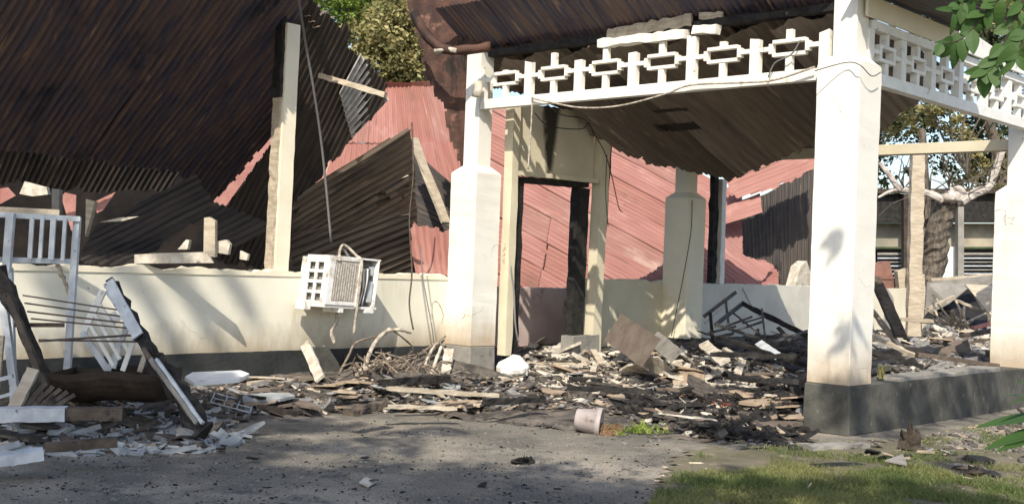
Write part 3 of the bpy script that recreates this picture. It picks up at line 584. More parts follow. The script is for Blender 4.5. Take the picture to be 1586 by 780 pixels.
# ------------------------------------------------------------------ cables
def cable(name, pts, r, mt, lb, cat='cable', sm=5):
    tag(part(name, M[mt], None, lambda b: b.tube(spline(pts, sm), r, 5), smooth=True), lb, cat)
cable('hanging_cable', [D(456, -40, 11.4), D(472, 60, 12.2), D(486, 140, 12.5), D(500, 240, 12.8), D(513, 376, 12.95)], .014, 'cable', 'long grey cable hanging from the roof down to the air conditioner')
cable('hanging_cable', [D(638, 190, 14.30), D(640, 270, 14.10), D(634, 340, 14.00), D(638, 420, 13.50), D(634, 470, 13.20), D(640, 510, 13.10)], .010, 'rod', 'wire hanging along the torn edge of the rusty sheet')
cable('hanging_cable', [D(652, 380, 14.40), D(655, 430, 14.10), D(668, 500, 14.00), D(672, 530, 14.00)], .007, 'cable', 'thin wire down the wall left of the pillar')
cable('hanging_cable', [onX(824, 150, 10.5), onX(823, 190, 10.5), onX(820, 230, 10.52), onX(818, 262, 10.5)], .012, 'cable_pale', 'ash coated cord hanging straight down before the door panel')
cable('hanging_cable', [onX(824, 152, 10.48), onX(850, 158, 10.48), onX(900, 167, 10.48), onX(960, 164, 10.47), onX(1030, 146, 10.47), onX(1070, 132, 10.47), onX(1150, 128, 10.47), onX(1200, 124, 10.46), onX(1262, 104, 10.45)], .011, 'cable_pale', 'pale cord slung in a shallow loop along the front beam')
cable('hanging_cable', [onX(1190, 120, 10.47), onX(1200, 98, 10.47), onX(1225, 85, 10.47), onX(1240, 62, 10.48)], .008, 'cable', 'thin curled wire tangled in the last front fret')
cable('hanging_cable', [D(1262, 110, 11.35), D(1310, 97, 11.3), D(1332, 101, 11.17), D(1350, 118, 11.28), D(1364, 112, 11.4)], .005, 'cable_dark', 'dark wire lying over the top of the corner pillar')
cable('hanging_cable', [D(828, 175, 15.20), D(850, 195, 15.20), D(900, 200, 15.20), D(912, 190, 15.20), D(920, 212, 15.20)], .007, 'cable_dark', 'black wires drooping across the panel above the door')
cable('hanging_cable', [D(845, 160, 15.30), D(870, 178, 15.20), D(905, 185, 15.20), D(925, 215, 15.40), D(938, 240, 15.50), D(948, 275, 15.70), D(958, 320, 15.80), D(964, 328, 15.70)], .007, 'cable_dark', 'black wire hanging down over the red roof by the doorway')
cable('hanging_cable', [D(940, 240, 15.70), D(938, 300, 15.80), D(942, 350, 15.80)], .006, 'cable_dark', 'short black wire hanging along the door trim')
cable('hanging_cable', [D(1072, 310, 18.05), D(1070, 360, 18.00), D(1058, 430, 18.00), D(1048, 480, 18.00), D(1040, 520, 18.00)], .007, 'cable_dark', 'thin dark wire running down the rear pillar')
cable('hanging_cable', [onY(1150, 446, .44), onY(1165, 475, .44), onY(1180, 492, .44)], .005, 'cable_dark', 'fine wire drooping down the pale shaded wall')
cable('hanging_cable', [D(792, 350, 15.20), D(790, 400, 15.10), D(796, 450, 15.00), D(798, 500, 14.90), D(803, 530, 14.90)], .012, 'cable', 'dark cable bundle beside the left door jamb')
tag(part('flaking_trim', M['wood_pale'], None, lambda b: b.tube(spline([D(784, 332, 15.15), D(790, 362, 15.10), D(781, 395, 15.10), D(789, 430, 15.10), D(783, 470, 15.10), D(790, 515, 15.10)], 6), .035, 5, .02, wob=.55)), 'flaking pale plaster hanging off the pillar beside the doorway', 'plaster')
# ------------------------------------------------------------------ air conditioner
ac = thing('air_conditioner', (8.35, 0, .95), 'scorched white air conditioner hanging tilted out of the low wall', 'air conditioner')
ax = Vector((1, 0, -.045)).normalized(); ay = Vector((0, -1, 0)); az = Vector((.10, -.02, 1)).normalized(); ao = onY(467, 470, .37)
def A(x, y, z): return ao+ax*x+ay*y+az*z
def abox(b, x0, x1, y0, y1, z0, z1): b.hexa([A(x, y, z) for x in (x0, x1) for y in (y0, y1) for z in (z0, z1)])
AW, AD, AH = .75, .40, .555
part('case', M['acwhite'], ac, lambda b: (abox(b, .02, AW, 0, AD-.02, AH-.02, AH), abox(b, 0, AW, 0, AD, -.02, .01), abox(b, .02, AW, -.12, .0, .012, AH-.022)), .003)
sp = MB()                                    # left side, with two columns of four vent windows
ys = [0, .05, .16, .20, .31, AD]; zs = [0.012, .05, .13, .165, .245, .28, .36, .395, .475, AH]
for i in range(5):
    for j in range(9):
        if i in (1, 3) and j in (1, 3, 5, 7): continue
        a0, a1, b0, b1 = ys[i], ys[i+1], zs[j], zs[j+1]
        abox(sp, 0, .018, a0, a1, b0, b1)
sp.build('side_vent', M['acwhite'], ac)
part('vent_backing', M['concrete'], ac, lambda b: abox(b, .05, .06, .03, .33, .03, .49))
part('front_panel', M['acgrille'], ac, lambda b: abox(b, .08, .42, AD-.012, AD+.004, .05, AH-.05))
part('front_frame', M['acwhite'], ac, lambda b: (abox(b, .0, .08, AD-.01, AD+.014, .012, AH-.001), abox(b, .08, .42, AD-.01, AD+.014, AH-.05, AH-.001), abox(b, .08, .42, AD-.01, AD+.014, .012, .05), abox(b, .42, .455, AD-.01, AD+.018, .0, AH)), .003)
for k in range(9):
    part('grille_rib', M['acgrille'], ac, lambda b: abox(b, .10+.033*k, .112+.033*k, AD+.004, AD+.012, .07, AH-.07))
part('coil', M['metal'], ac, lambda b: abox(b, .46, .60, .05, AD-.05, .012, AH-.05))
for k in range(5):
    part('pipe', M['acwhite' if k % 2 else 'metal'], ac, lambda b: b.tube(spline([A(.49+.02*k, AD-.03, .03), A(.50+.022*k, AD-.01, .2+.03*k), A(.48+.028*k, AD-.02, .44)], 4), .012, 6), smooth=True)
part('blower_housing', M['greypaint'], ac, lambda b: (abox(b, .61, .69, .03, AD-.03, .06, .30), abox(b, .61, .70, .03, AD-.06, .36, .47)), .01)
part('side_flap', M['acwhite'], ac, lambda b: b.hexa([A(x, y, z) for x in (.705, .72) for y in (0, AD) for z in (.012, AH-.021)]), .003)
part('strap', M['cable_pale'], ac, lambda b: b.tube(spline([A(.12, AD+.02, AH-.06), A(.16, AD-.05, AH+.06), A(.27, AD-.12, AH+.13), A(.40, AD-.04, AH+.02), A(.43, AD+.03, AH-.06), A(.44, AD+.03, .1), A(.45, AD+.02, -.30)], 6), .016, 6), smooth=True)
part('strap', M['cable'], ac, lambda b: b.tube(spline([A(.17, AD-.1, AH), A(.25, AD-.14, AH+.10), A(.34, AD-.1, AH)], 5), .014, 6), smooth=True)
part('bracket', M['acwhite'], ac, lambda b: abox(b, -.10, -.005, .02, .18, -.06, .05), .004)
part('bracket', M['acwhite'], ac, lambda b: abox(b, .22, .28, .1, AD, -.07, -.022), .004)
part('bracket', M['acwhite'], ac, lambda b: abox(b, .58, .70, .2, AD+.02, -.06, -.022), .004)
part('hanging_hose', M['cable_pale'], ac, lambda b: b.tube(spline([A(.29, .25, -.02), A(.30, .28, -.15), A(.27, .25, -.28), A(.31, .28, -.42)], 5), .022, 6, wob=.25), smooth=True)
# ------------------------------------------------------------------ things at the left
def bars(name, lb, cat, mt, spec, names='bar'):
    """frame made of bars given as (px0,py0,d0, px1,py1,d1, width, thickness, part name, material)"""
    c = D(spec[0][0], spec[0][1], spec[0][2]); t = thing(name, (c.x, c.y, 0), lb, cat)
    for s in spec:
        x0, y0, d0, x1, y1, d1, w, th = s[:8]; pn = s[8] if len(s) > 8 else names; mm = s[9] if len(s) > 9 else mt
        rg = s[10] if len(s) > 10 else .0
        part(pn, M[mm], t, lambda b: b.bar(D(x0, y0, d0), D(x1, y1, d1), w, th, -FW, segs=(12 if rg else 1), rough=rg))
    return t
W4 = .05
bars('white_railing', 'white slatted railing end standing in front of the wall at the far left', 'railing', 'greypaint', [
    (-25, 331, 10.0, 124, 339, 10.3, .045, .04, 'top_rail'), (-25, 401, 10.0, 116, 405, 10.3, .045, .03, 'bottom_rail'),
    (17, 330, 10.02, 10, 420, 10.02, .065, .05, 'post'), (120, 336, 10.32, 104, 576, 10.25, .055, .05, 'post'),
    (50, 337, 10.1, 46, 400, 10.1, .035, .02, 'slat'), (66, 337, 10.13, 62, 400, 10.13, .03, .02, 'slat'), (83, 338, 10.16, 79, 402, 10.16, .045, .02, 'slat'), (101, 338, 10.2, 97, 403, 10.2, .03, .02, 'slat'), (-6, 334, 9.95, -10, 400, 9.95, .04, .02, 'slat'),
    (-25, 323, 10.6, 92, 329, 10.8, .05, .04, 'rear_rail', 'wood_pale'), (88, 408, 10.4, 108, 455, 10.4, .03, .03, 'loose_slat', 'wood_pale', .008),
    (15, 415, 10.2, 22, 640, 9.7, .05, .04, 'post', 'greypaint')])
bars('bench_frame', 'blue white leaning frame leg at the left edge', 'frame', 'greypaint', [
    (3, 450, 9.8, 24, 612, 9.7, .06, .05, 'leg'), (-20, 592, 9.3, 20, 582, 9.3, .03, .03, 'rail'), (-20, 620, 9.2, 28, 606, 9.2, .025, .03, 'rail'), (3, 520, 9.6, -4, 600, 9.6, .04, .03, 'leg', 'wood_pale')])
bars('charred_ladder', 'charred leaning timber frame with thin steel rods strung between two burnt rails', 'frame', 'char', [
    (-5, 415, 9.75, 82, 612, 9.7, .10, .08, 'burnt_rail', 'char', .022), (12, 455, 9.45, 70, 598, 9.3, .045, .05, 'inner_rail', 'wood_brown', .006),
    (175, 440, 9.75, 240, 560, 9.4, .09, .07, 'burnt_rail', 'char', .022), (168, 436, 9.68, 214, 520, 9.45, .09, .02, 'steel_flange', 'greypaint', .002),
    (238, 552, 9.40, 320, 668, 8.95, .13, .07, 'burnt_rail', 'char', .028), (234, 556, 9.3, 306, 655, 8.93, .035, .03, 'inner_rail', 'concrete', .003), (243, 556, 9.28, 314, 655, 8.91, .022, .03, 'inner_rail', 'greypaint', .003), (222, 540, 9.36, 300, 650, 8.98, .035, .03, 'inner_rail', 'wood_brown', .004),
    (170, 433, 9.8, 212, 505, 9.6, .05, .04, 'burnt_rail', 'char', .012),
    (35, 457, 9.45, 192, 481, 9.62, .011, .011, 'rod', 'rod'), (38, 469, 9.45, 198, 491, 9.6, .012, .012, 'rod', 'rod'), (42, 482, 9.43, 203, 501, 9.57, .013, .013, 'rod', 'rod'), (48, 493, 9.42, 210, 509, 9.54, .012, .012, 'rod', 'rod'),
    (60, 528, 9.38, 216, 518, 9.5, .018, .014, 'rod', 'rod'), (60, 526, 9.4, 222, 529, 9.48, .014, .012, 'rod', 'rod'),
    (22, 503, 9.8, 100, 503, 9.9, .035, .02, 'brace', 'wood_brown')])
bars('slatted_panel', 'white slatted panel leaning inside the charred frame', 'panel', 'whitepaint', [
    (160, 450, 9.95, 128, 516, 9.9, .055, .03, 'stile'), (128, 514, 9.9, 168, 574, 9.85, .05, .03, 'stile', 'greypaint'), (166, 450, 9.96, 232, 545, 9.8, .04, .03, 'stile', 'greypaint'), (168, 574, 9.85, 200, 500, 9.8, .04, .03, 'stile', 'greypaint'),
    (153, 470, 9.9, 200, 545, 9.8, .03, .02, 'slat'), (146, 484, 9.9, 186, 556, 9.8, .03, .02, 'slat'), (138, 500, 9.9, 176, 566, 9.8, .03, .02, 'slat'),
    (196, 498, 9.85, 176, 570, 9.8, .035, .02, 'slat', 'greypaint'), (213, 508, 9.8, 190, 574, 9.75, .04, .02, 'slat'), (228, 540, 9.8, 216, 576, 9.7, .04, .02, 'slat', 'wood_pale'), (170, 486, 9.9, 180, 500, 9.9, .1, .015, 'backing', 'whitepaint')])
# trough: a real half-round trough
def trough():
    vs = []; fs = []; n = 12; mN = 14
    for i in range(n+1):
        x = 78+(252-78)*i/n
        for j in range(mN+1):
            t = math.pi*(j/mN); yy = 580+4*math.sin(i*1.0)+.0*i
            top = D(x, 577+3*math.sin(i*.8), 9.35); f = Vector(FW); f.z = 0; f.normalize()
            r = .26*(1-.06*abs(i/n-.5)*2)
            vs.append(top+f*(.28-.28*math.cos(t))+Vector((0, 0, -r*math.sin(t))))
    for i in range(n):
        for j in range(mN): a = i*(mN+1)+j; fs.append((a, a+1, a+mN+2, a+mN+1))
    fs += [tuple(range(mN+1)), tuple(n*(mN+1)+j for j in range(mN, -1, -1))]
    return mesh('trough', vs, fs, mat('scorched_brown_drum', (.022, .016, .012), .7, (.05, .034, .022), 5, .4, 20), smooth=False)
tr = trough(); md = tr.modifiers.new('thick', 'SOLIDIFY'); md.thickness = .006
tag(tr, 'dark scorched half-drum trough lying between the charred rails', 'trough')
sc = tag(part('slat_bundle', M['wood_brown'], None, lambda b: [b.bar(D(28+i*9, 632+1.0*i, 9.05), D(60+i*11, 590+7*i*.6, 9.25), .035, .02, -FW, segs=4, rough=.004) for i in range(6)]), 'cluster of narrow scorched slats at the foot of the burnt rail', 'slats')
def plank(px0, py0, d0, px1, py1, d1, w, t_, mt, lb, rg=.004, up=(0, 0, 1), name='fallen_plank', cat='plank', grp=None):
    tag(part(name, M[mt], None, lambda b: b.bar(D(px0, py0, d0), D(px1, py1, d1), w, t_, up, segs=10, rough=rg)), lb, cat, grp)
plank(-30, 642, 8.75, 103, 640, 8.85, .14, .10, 'greypaint', 'pale blue grey box beam lying at the bottom left above the rubble')
plank(104, 640, 8.86, 190, 640, 8.95, .13, .09, 'wood_brown', 'brown broken end of the pale box beam')
plank(-30, 716, 7.6, 67, 702, 7.75, .16, .07, 'greypaint', 'blue grey board end lying lowest at the left edge')
plank(70, 692, 8.05, 182, 684, 8.2, .10, .06, 'wood_brown', 'burnt brown plank lying in front of the broken tiles')
plank(22, 632, 9.0, 52, 572, 9.2, .09, .04, 'wood_pale', 'grey weathered board propped beside the trough', up=-FW)
tag(part('white_slab', M['whitepaint'], None, lambda b: b.prism([D(286, 588, 10.5), D(298, 581, 10.7), D(372, 578, 11.0), D(386, 583, 11.0), D(370, 592, 10.7), D(300, 598, 10.35)], (0, 0, .03))), 'long white pointed slab lying against the dark plinth', 'slab')
tag(part('white_slab', M['whitepaint'], None, lambda b: b.prism([D(245, 605, 9.9), D(262, 596, 10.1), D(264, 606, 9.9), D(248, 612, 9.7)], (0, 0, .03))), 'small white slab tucked behind the charred rail', 'slab')
def wirerack(b):
    P = lambda u, v: surf(330+60*u-8*v, 622+16*u+18*v)+Vector((0, 0, .05))
    for u in (0, .33, .66, 1): b.tube([P(u, -.3), P(u, .5)], .007, 5)
    for v in (-.3, .1, .5): b.tube([P(0, v), P(1, v)], .007, 5)
tag(part('wire_rack', M['greypaint'], None, wirerack), 'small bent white wire rack on the ground beyond the charred rail', 'rack')
# ladder-like propped board by the pile
plank(472, 532, 13.0, 496, 586, 12.3, .11, .03, 'chalk', 'whitish board leaning on the plinth left of the cable tangle', up=-FW)
tag(part('concrete_wedge', M['plinth_shaded'], None, lambda b: b.prism([onY(x, y, .33) for x, y in ((488, 538), (508, 537), (530, 570), (520, 590), (488, 590))], (0, .09, 0))), 'slanted concrete wedge against the plinth', 'concrete')
# ------------------------------------------------------------------ pot, soil, weed
pc = onZ(903, 664, .16); pot = thing('flower_pot', (pc.x, pc.y, 0), 'pinkish grey plant pot lying on its side, mouth to the right', 'pot')
pd = (RT-_fw*.22+Vector((0, 0, -.10))).normalized()
def lathe(prof, o, ax, n=32):
    a = ax.cross(Vector((0, 0, 1))).normalized(); b = ax.cross(a); vs = []; fs = []
    for (h, r) in prof:
        for j in range(n): t = 2*math.pi*j/n; vs.append(o+ax*h+a*math.cos(t)*r+b*math.sin(t)*r)
    for i in range(len(prof)-1):
        for j in range(n): fs.append((i*n+j, i*n+(j+1) % n, (i+1)*n+(j+1) % n, (i+1)*n+j))
    return vs, fs
pb = onZ(891, 669, 0)+Vector((0, 0, .0)); L_ = .27
po = Vector((pb.x, pb.y, .125))
vs, fs = lathe([(0, 0), (0, .085), (.01, .095), (.19, .118), (.192, .132), (.235, .136), (.24, .128), (.19, .11), (.03, .085), (.03, 0)], po, pd); mesh('pot_body', vs, fs, M['terracotta'], pot, True)
vs, fs = lathe([(.10, 0), (.17, .05), (.16, .108), (.15, .112)], po, pd); mesh('pot_soil', vs, fs, M['soil'], pot, True)
so_ = surf(946, 670)
def blob(b, c, rx, ry, rz, n=10, m_=7, k=.25, base=-.2):
    vs = []; fs = []
    for j in range(m_+1):
        ph = math.pi/2*(1-j/m_)*1.0+base*(j/m_)
        for i in range(n):
            t = 2*math.pi*i/n; s_ = 1+k*noise.noise(Vector((c.x*3+math.cos(t)*2, c.y*3+math.sin(t)*2, j*.7)))*2
            vs.append(c+Vector((rx*math.cos(t)*math.cos(ph)*s_, ry*math.sin(t)*math.cos(ph)*s_, rz*math.sin(ph)*s_)))
    for j in range(m_):
        for i in range(n): fs.append((j*n+i, (j+1)*n+i, (j+1)*n+(i+1) % n, j*n+(i+1) % n))
    b.add(vs, fs)
tag(part('spilled_soil', M['soil'], None, lambda b: [blob(b, so_+Vector((R.uniform(-.12, .12), R.uniform(-.1, .1), -.01)), R.uniform(.03, .09), R.uniform(.03, .08), R.uniform(.03, .09)) for _ in range(22)]), 'brown clump of spilled potting soil at the mouth of the pot', 'soil', kind='stuff')
wc = surf(990, 668)
def blades(b, c, n, rad, h0, h1, w=.006, lean=.6):
    for _ in range(n):
        a = R.uniform(0, 6.283); r = rad*math.sqrt(R.random()); p = Vector((c.x+math.cos(a)*r, c.y+math.sin(a)*r, c.z))
        h = R.uniform(h0, h1); d = Vector((R.uniform(-1, 1), R.uniform(-1, 1), 0))*lean*h; s_ = Vector((math.sin(a), math.cos(a), 0))*w
        b.add([p-s_, p+s_, p+d*.4+Vector((0, 0, h*.6))+s_*.8, p+d*.4+Vector((0, 0, h*.6))-s_*.8, p+d+Vector((0, 0, h*.85))], [(0, 1, 2, 3), (3, 2, 4)])
tag(part('green_weed', leafmat('lime_green_weed', (.16, .26, .04), (.36, .42, .10)), None, lambda b: ([blades(b, wc+Vector((R.gauss(0, .16), R.gauss(0, .10), 0)), 12, .06, .03, .10, .008, 1.6) for _ in range(14)])), 'bright green weed clump right of the overturned pot', 'weed')
for (x, y, n_) in ((1125, 628, 120), (1070, 612, 110), (1205, 628, 90)):
    tag(part('dry_tuft', M['soil'] if x != 1125 else mat('orange_brown_dry_fibre', (.42, .13, .08), .9), None, lambda b: blades(b, surf(x, y), n_, .22, .02, .07, .012, 2.0)),
        {1125: 'reddish orange scorched scrap lying in the black ash', 1070: 'dry brown tuft in the ash left of the orange scrap', 1205: 'dry brown tuft in the ash nearest the corner pillar'}[x], 'tuft')
tag(part('sprig', M['leaf_olive'], None, lambda b: [blades(b, onZ(1365, 586, .48), 22, .03, .05, .22, .012, .4)]), 'small grey green sprig growing on the plinth beside the corner pillar', 'plant')
# ------------------------------------------------------------------ rubble
def shard_mesh(name, mt, s, flat=.15):
    n = R.randint(4, 7); pts = []
    for i in range(n):
        a = 6.283*(i+R.uniform(-.3, .3))/n; r = s*R.uniform(.55, 1); pts.append(Vector((math.cos(a)*r*1.3, math.sin(a)*r, 0)))
    h = s*flat*R.uniform(.7, 1.4); b = MB(); b.prism([p+Vector((0, 0, -h/2)) for p in pts], (R.uniform(-.1, .1)*s, R.uniform(-.1, .1)*s, h))
    for v in b.v[n:]: v.x *= .9; v.y *= .9
    me = bpy.data.meshes.new(name); me.from_pydata([tuple(v) for v in b.v], [], b.f); me.materials.append(mt); return me
def plank_mesh(name, mt, L, w, t_):
    b = MB(); b.bar((-L/2, 0, 0), (L/2, R.uniform(-.02, .02), R.uniform(-.02, .02)), w, t_, segs=4, rough=min(w, t_)*.18)
    me = bpy.data.meshes.new(name); me.from_pydata([tuple(v) for v in b.v], [], b.f); me.materials.append(mt); return me
SH = {k: [shard_mesh('shard', M[k], .10) for _ in range(7)] for k in ('chalk', 'shard_grey', 'shard_tan', 'char', 'concrete', 'greytile')}
PL = {k: [plank_mesh('plank', M[k], .6, R.uniform(.04, .09), R.uniform(.012, .03)) for _ in range(5)] for k in ('wood_pale', 'wood_brown', 'char', 'chalk')}
CNT = {}
def drop(p, kind, k, s, tilt, rz, label, group, lift=.02, where=''):
    me = R.choice(SH[k] if kind == 's' else FLATS[k] if kind == 'f' else PL[k]); nm = 'broken_board' if kind == 'f' else {'s': {'char': 'charred_chunk', 'concrete': 'concrete_chunk'}.get(k, 'plaster_shard'), 'p': {'char': 'charred_plank'}.get(k, 'broken_plank')}[kind]
    o = bpy.data.objects.new(nm, me); COL.objects.link(o); o.location = (p.x, p.y, p.z+lift)
    o.rotation_euler = (R.gauss(0, tilt), R.gauss(0, tilt*(.6 if kind == 'p' else 1)), rz); o.scale = (s, s, s*R.uniform(.8, 1.6))
    tag(o, label, nm.split('_')[-1], group); o['rub'] = label; o['where'] = where
COLN = {'chalk': 'pale', 'shard_grey': 'grey', 'shard_tan': 'tan', 'char': 'charred', 'concrete': 'concrete', 'greytile': 'slate grey', 'wood_pale': 'pale', 'wood_brown': 'brown'}
ORD = ['first', 'second', 'third', 'fourth', 'fifth', 'sixth', 'seventh', 'eighth', 'ninth', 'tenth', 'eleventh', 'twelfth', 'thirteenth', 'fourteenth', 'fifteenth', 'sixteenth', 'seventeenth', 'eighteenth', 'nineteenth', 'twentieth']
def relabel():
    # each rubble piece is told apart by size and by its place from the left within its kind
    groups = {}
    bpy.context.view_layer.update()
    for o in COL.objects:
        if o.get('rub'): groups.setdefault(o['group'], []).append(o)
    for g, L in groups.items():
        L.sort(key=lambda o: pix(o.location)[0]); med = sorted(o.scale.x for o in L)[len(L)//2]
        for i, o in enumerate(L):
            sz = 'big' if o.scale.x > med*1.25 else 'small' if o.scale.x < med*.75 else 'middling'
            k = 'leftmost' if i == 0 else 'rightmost' if i == len(L)-1 else (ORD[i] if i < len(ORD) else ORD[len(L)-1-i]+' last' if len(L)-1-i < len(ORD) else 'middle')+' from left'
            o['label'] = '%s%s, %s, %s' % ('' if sz == 'middling' else sz+' ', o['rub'], k, o['where'])
            del o['rub']; del o['where']
def field(poly, n, kinds, smin, smax, tilt, where, rz=None):
    x0 = min(p[0] for p in poly); x1 = max(p[0] for p in poly); y0 = min(p[1] for p in poly); y1 = max(p[1] for p in poly); c = 0
    while c < n:
        x = R.uniform(x0, x1); y = R.uniform(y0, y1)
        if not inpoly(x, y, poly): continue
        c += 1; kind, k = R.choice(kinds); p = surf(x, y)
        lb = ('%s board' % FLATN[k]) if kind == 'f' else (('%s shard' if kind == 's' else '%s plank') % COLN[k])
        drop(p, kind, k, R.uniform(smin, smax), tilt, R.uniform(0, 6.28) if rz is None else R.gauss(rz, .5), lb, (lb+'s ')+where, .02+.03*R.random(), where)
FLATS = {}; FLATN = {}; f_ = 'f'
for k in ('board_grey', 'shard_tan', 'greytile', 'cinder', 'chalkb'):
    mm = M['chalk'] if k == 'chalkb' else M[k] if k in M else M['concrete']
    L2 = []
    for _ in range(4):
        bb_ = MB(); n_ = R.randint(5, 8); w_ = R.uniform(.10, .2); l_ = R.uniform(.25, .45)
        bb_.prism([Vector((math.cos(6.283*i/n_+.3)*l_*R.uniform(.75, 1.1), math.sin(6.283*i/n_+.3)*w_*R.uniform(.75, 1.1), 0)) for i in range(n_)], (0, 0, R.uniform(.01, .025)))
        me = bpy.data.meshes.new('sheet'); me.from_pydata([tuple(v) for v in bb_.v], [], bb_.f); me.materials.append(mm); L2.append(me)
    FLATS[k] = L2; FLATN[k] = {'board_grey': 'brown flat', 'shard_tan': 'tan flat', 'greytile': 'slate flat', 'cinder': 'blackened flat', 'chalkb': 'pale flat'}[k]
s, p_ = 's', 'p'
field([(855, 535), (960, 535), (1110, 575), (1090, 600), (950, 590), (870, 560)], 36, [(p_, 'chalk'), (p_, 'wood_pale'), (f_, 'chalkb'), (f_, 'shard_tan'), (s, 'chalk')], .8, 1.4, .3, 'heaped in front of the doorway wall', .3)
field([(780, 560), (880, 560), (1100, 590), (1230, 585), (1235, 610), (1000, 615), (780, 600)], 44, [(s, 'chalk'), (f_, 'shard_tan'), (f_, 'board_grey'), (f_, 'cinder'), (p_, 'wood_pale'), (p_, 'char'), (s, 'shard_grey')], .6, 1.2, .18, 'strewn across the porch floor')
field([(700, 605), (1235, 610), (1235, 675), (1050, 660), (900, 630), (700, 630)], 46, [(s, 'shard_tan'), (p_, 'char'), (s, 'chalk'), (f_, 'cinder'), (f_, 'board_grey'), (f_, 'shard_tan'), (p_, 'wood_brown'), (p_, 'char')], .4, 1.1, .10, 'scattered in the black ash before the porch')
field([(340, 590), (690, 590), (760, 640), (560, 636), (350, 632)], 52, [(f_, 'shard_tan'), (f_, 'board_grey'), (f_, 'greytile'), (s, 'shard_tan'), (p_, 'wood_pale'), (p_, 'char'), (s, 'shard_grey')], .5, 1.2, .13, 'in the strip of rubble below the plinth')
field([(0, 650), (190, 645), (310, 640), (340, 690), (150, 690), (0, 700)], 78, [(s, 'shard_grey'), (s, 'greytile'), (s, 'concrete'), (s, 'chalk'), (s, 'greytile'), (f_, 'cinder')], .45, 1.25, .2, 'in the broken tile heap lower left')
field([(1350, 510), (1545, 505), (1545, 570), (1350, 575)], 48, [(s, 'chalk'), (p_, 'wood_pale'), (f_, 'chalkb'), (f_, 'board_grey'), (f_, 'shard_tan'), (s, 'shard_grey'), (p_, 'wood_brown')], .8, 1.7, .3, 'piled behind the right hand plinth')
field([(1100, 545), (1240, 545), (1240, 600), (1100, 590)], 16, [(s, 'char'), (p_, 'char'), (s, 'chalk'), (p_, 'wood_brown')], .8, 1.6, .4, 'by the twisted furniture frame')
field([(1190, 690), (1400, 690), (1540, 720), (1560, 745), (1420, 720), (1200, 705)], 22, [(s, 'char'), (s, 'shard_grey'), (s, 'shard_tan'), (s, 'char')], .5, 1.2, .3, 'between the lawn and the right plinth')
field([(250, 700), (900, 690), (1050, 700), (1000, 770), (100, 770)], 12, [(s, 'char'), (s, 'char'), (s, 'shard_grey')], .2, .5, .2, 'lying alone on the gravel drive')
def litter(name, label, poly, n, mt, s0, s1, kind='stuff', long=1.0):
    b = MB(); x0 = min(p[0] for p in poly); x1 = max(p[0] for p in poly); y0 = min(p[1] for p in poly); y1 = max(p[1] for p in poly)
    a, c_ = onZ(x0, y1, 0), onZ(x1, y0, 0); c = 0; tries = 0
    while c < n and tries < n*30:
        tries += 1
        x = R.uniform(x0, x1); y = R.uniform(y0, y1)
        if not inpoly(x, y, poly): continue
        c += 1; p = surf(x, y); r = R.uniform(s0, s1)*(1 if R.random() < .8 else 1.7); n_ = R.randint(3, 6); t = R.uniform(0, 6.28)
        el = R.uniform(1, 1+2.5*long); ax_ = Vector((math.cos(t), math.sin(t), R.gauss(0, .25))); bx_ = Vector((-math.sin(t), math.cos(t), R.gauss(0, .3))); h = r*R.uniform(.15, .6)
        pts = [p+ax_*math.cos(6.283*i/n_)*r*el*R.uniform(.7, 1.1)+bx_*math.sin(6.283*i/n_)*r*R.uniform(.7, 1.1) for i in range(n_)]
        b.prism(pts, ax_.cross(bx_)*h)
    tag(b.build(name, mt), label, 'rubble', kind=kind)
ZONE = [(0, 640), (330, 600), (340, 590), (690, 585), (770, 560), (880, 530), (1110, 540), (1240, 560), (1240, 690), (1130, 690), (1000, 655), (900, 632), (560, 640), (380, 640), (340, 695), (150, 700), (0, 700)]
litter('rubble_crumbs', 'loose grey crumbs of cement strewn from the wall to the drive', ZONE, 1700, M['shard_grey'], .012, .035)
litter('rubble_crumbs', 'loose pale plaster crumbs strewn through the porch and along the wall', ZONE, 700, M['chalk'], .010, .032)
litter('rubble_crumbs', 'bright plaster crumbs heaped before the doorway', [(780, 560), (870, 532), (1110, 545), (1230, 575), (1235, 600), (1000, 612), (780, 600)], 900, M['chalk'], .012, .045)
litter('rubble_crumbs', 'loose tan crumbs mixed into the ash of the porch', ZONE, 800, M['shard_tan'], .010, .035)
litter('cinders', 'black cinders mixed into the rubble', ZONE, 2500, M['cinder'], .012, .05)
litter('cinders', 'black ash lumps lying thick before the corner pillar', [(930, 612), (1240, 605), (1240, 690), (1120, 680), (1000, 650)], 2600, M['char'], .012, .045, long=1.6)
litter('tile_crumbs', 'small grey tile splinters in the heap at the lower left', [(0, 645), (330, 640), (385, 680), (330, 700), (150, 705), (0, 705)], 1300, M['greytile'], .016, .045)
litter('splinters', 'brown splinters and burnt battens in the ash', ZONE, 900, M['wood_brown'], .008, .02, long=4)
litter('ash_strips', 'long thin ash white strips lying flat in the ash before the corner pillar', [(1000, 600), (1240, 600), (1240, 680), (1100, 660), (980, 630)], 260, M['chalk'], .008, .018, long=6)
ZR = [(1350, 505), (1560, 500), (1560, 575), (1350, 580)]
litter('rubble_crumbs', 'mixed pale rubble behind the right plinth', ZR, 700, M['chalk'], .02, .06)
litter('rubble_crumbs', 'grey rubble behind the right plinth', ZR, 900, M['shard_grey'], .02, .08)
litter('cinders', 'black cinders behind the right plinth', ZR, 350, M['cinder'], .02, .08)
ZV = [(1180, 690), (1250, 690), (1400, 680), (1600, 640), (1600, 760), (1500, 740), (1400, 720), (1200, 705)]
litter('gravel', 'pale gravel and crumbs at the foot of the right plinth', ZV, 900, M['shard_tan'], .005, .014)
litter('gravel', 'grey gravel and crumbs at the foot of the right plinth', ZV, 800, M['shard_grey'], .005, .016)
litter('cinders', 'dark clods between lawn and plinth', ZV, 350, M['cinder'], .010, .03)
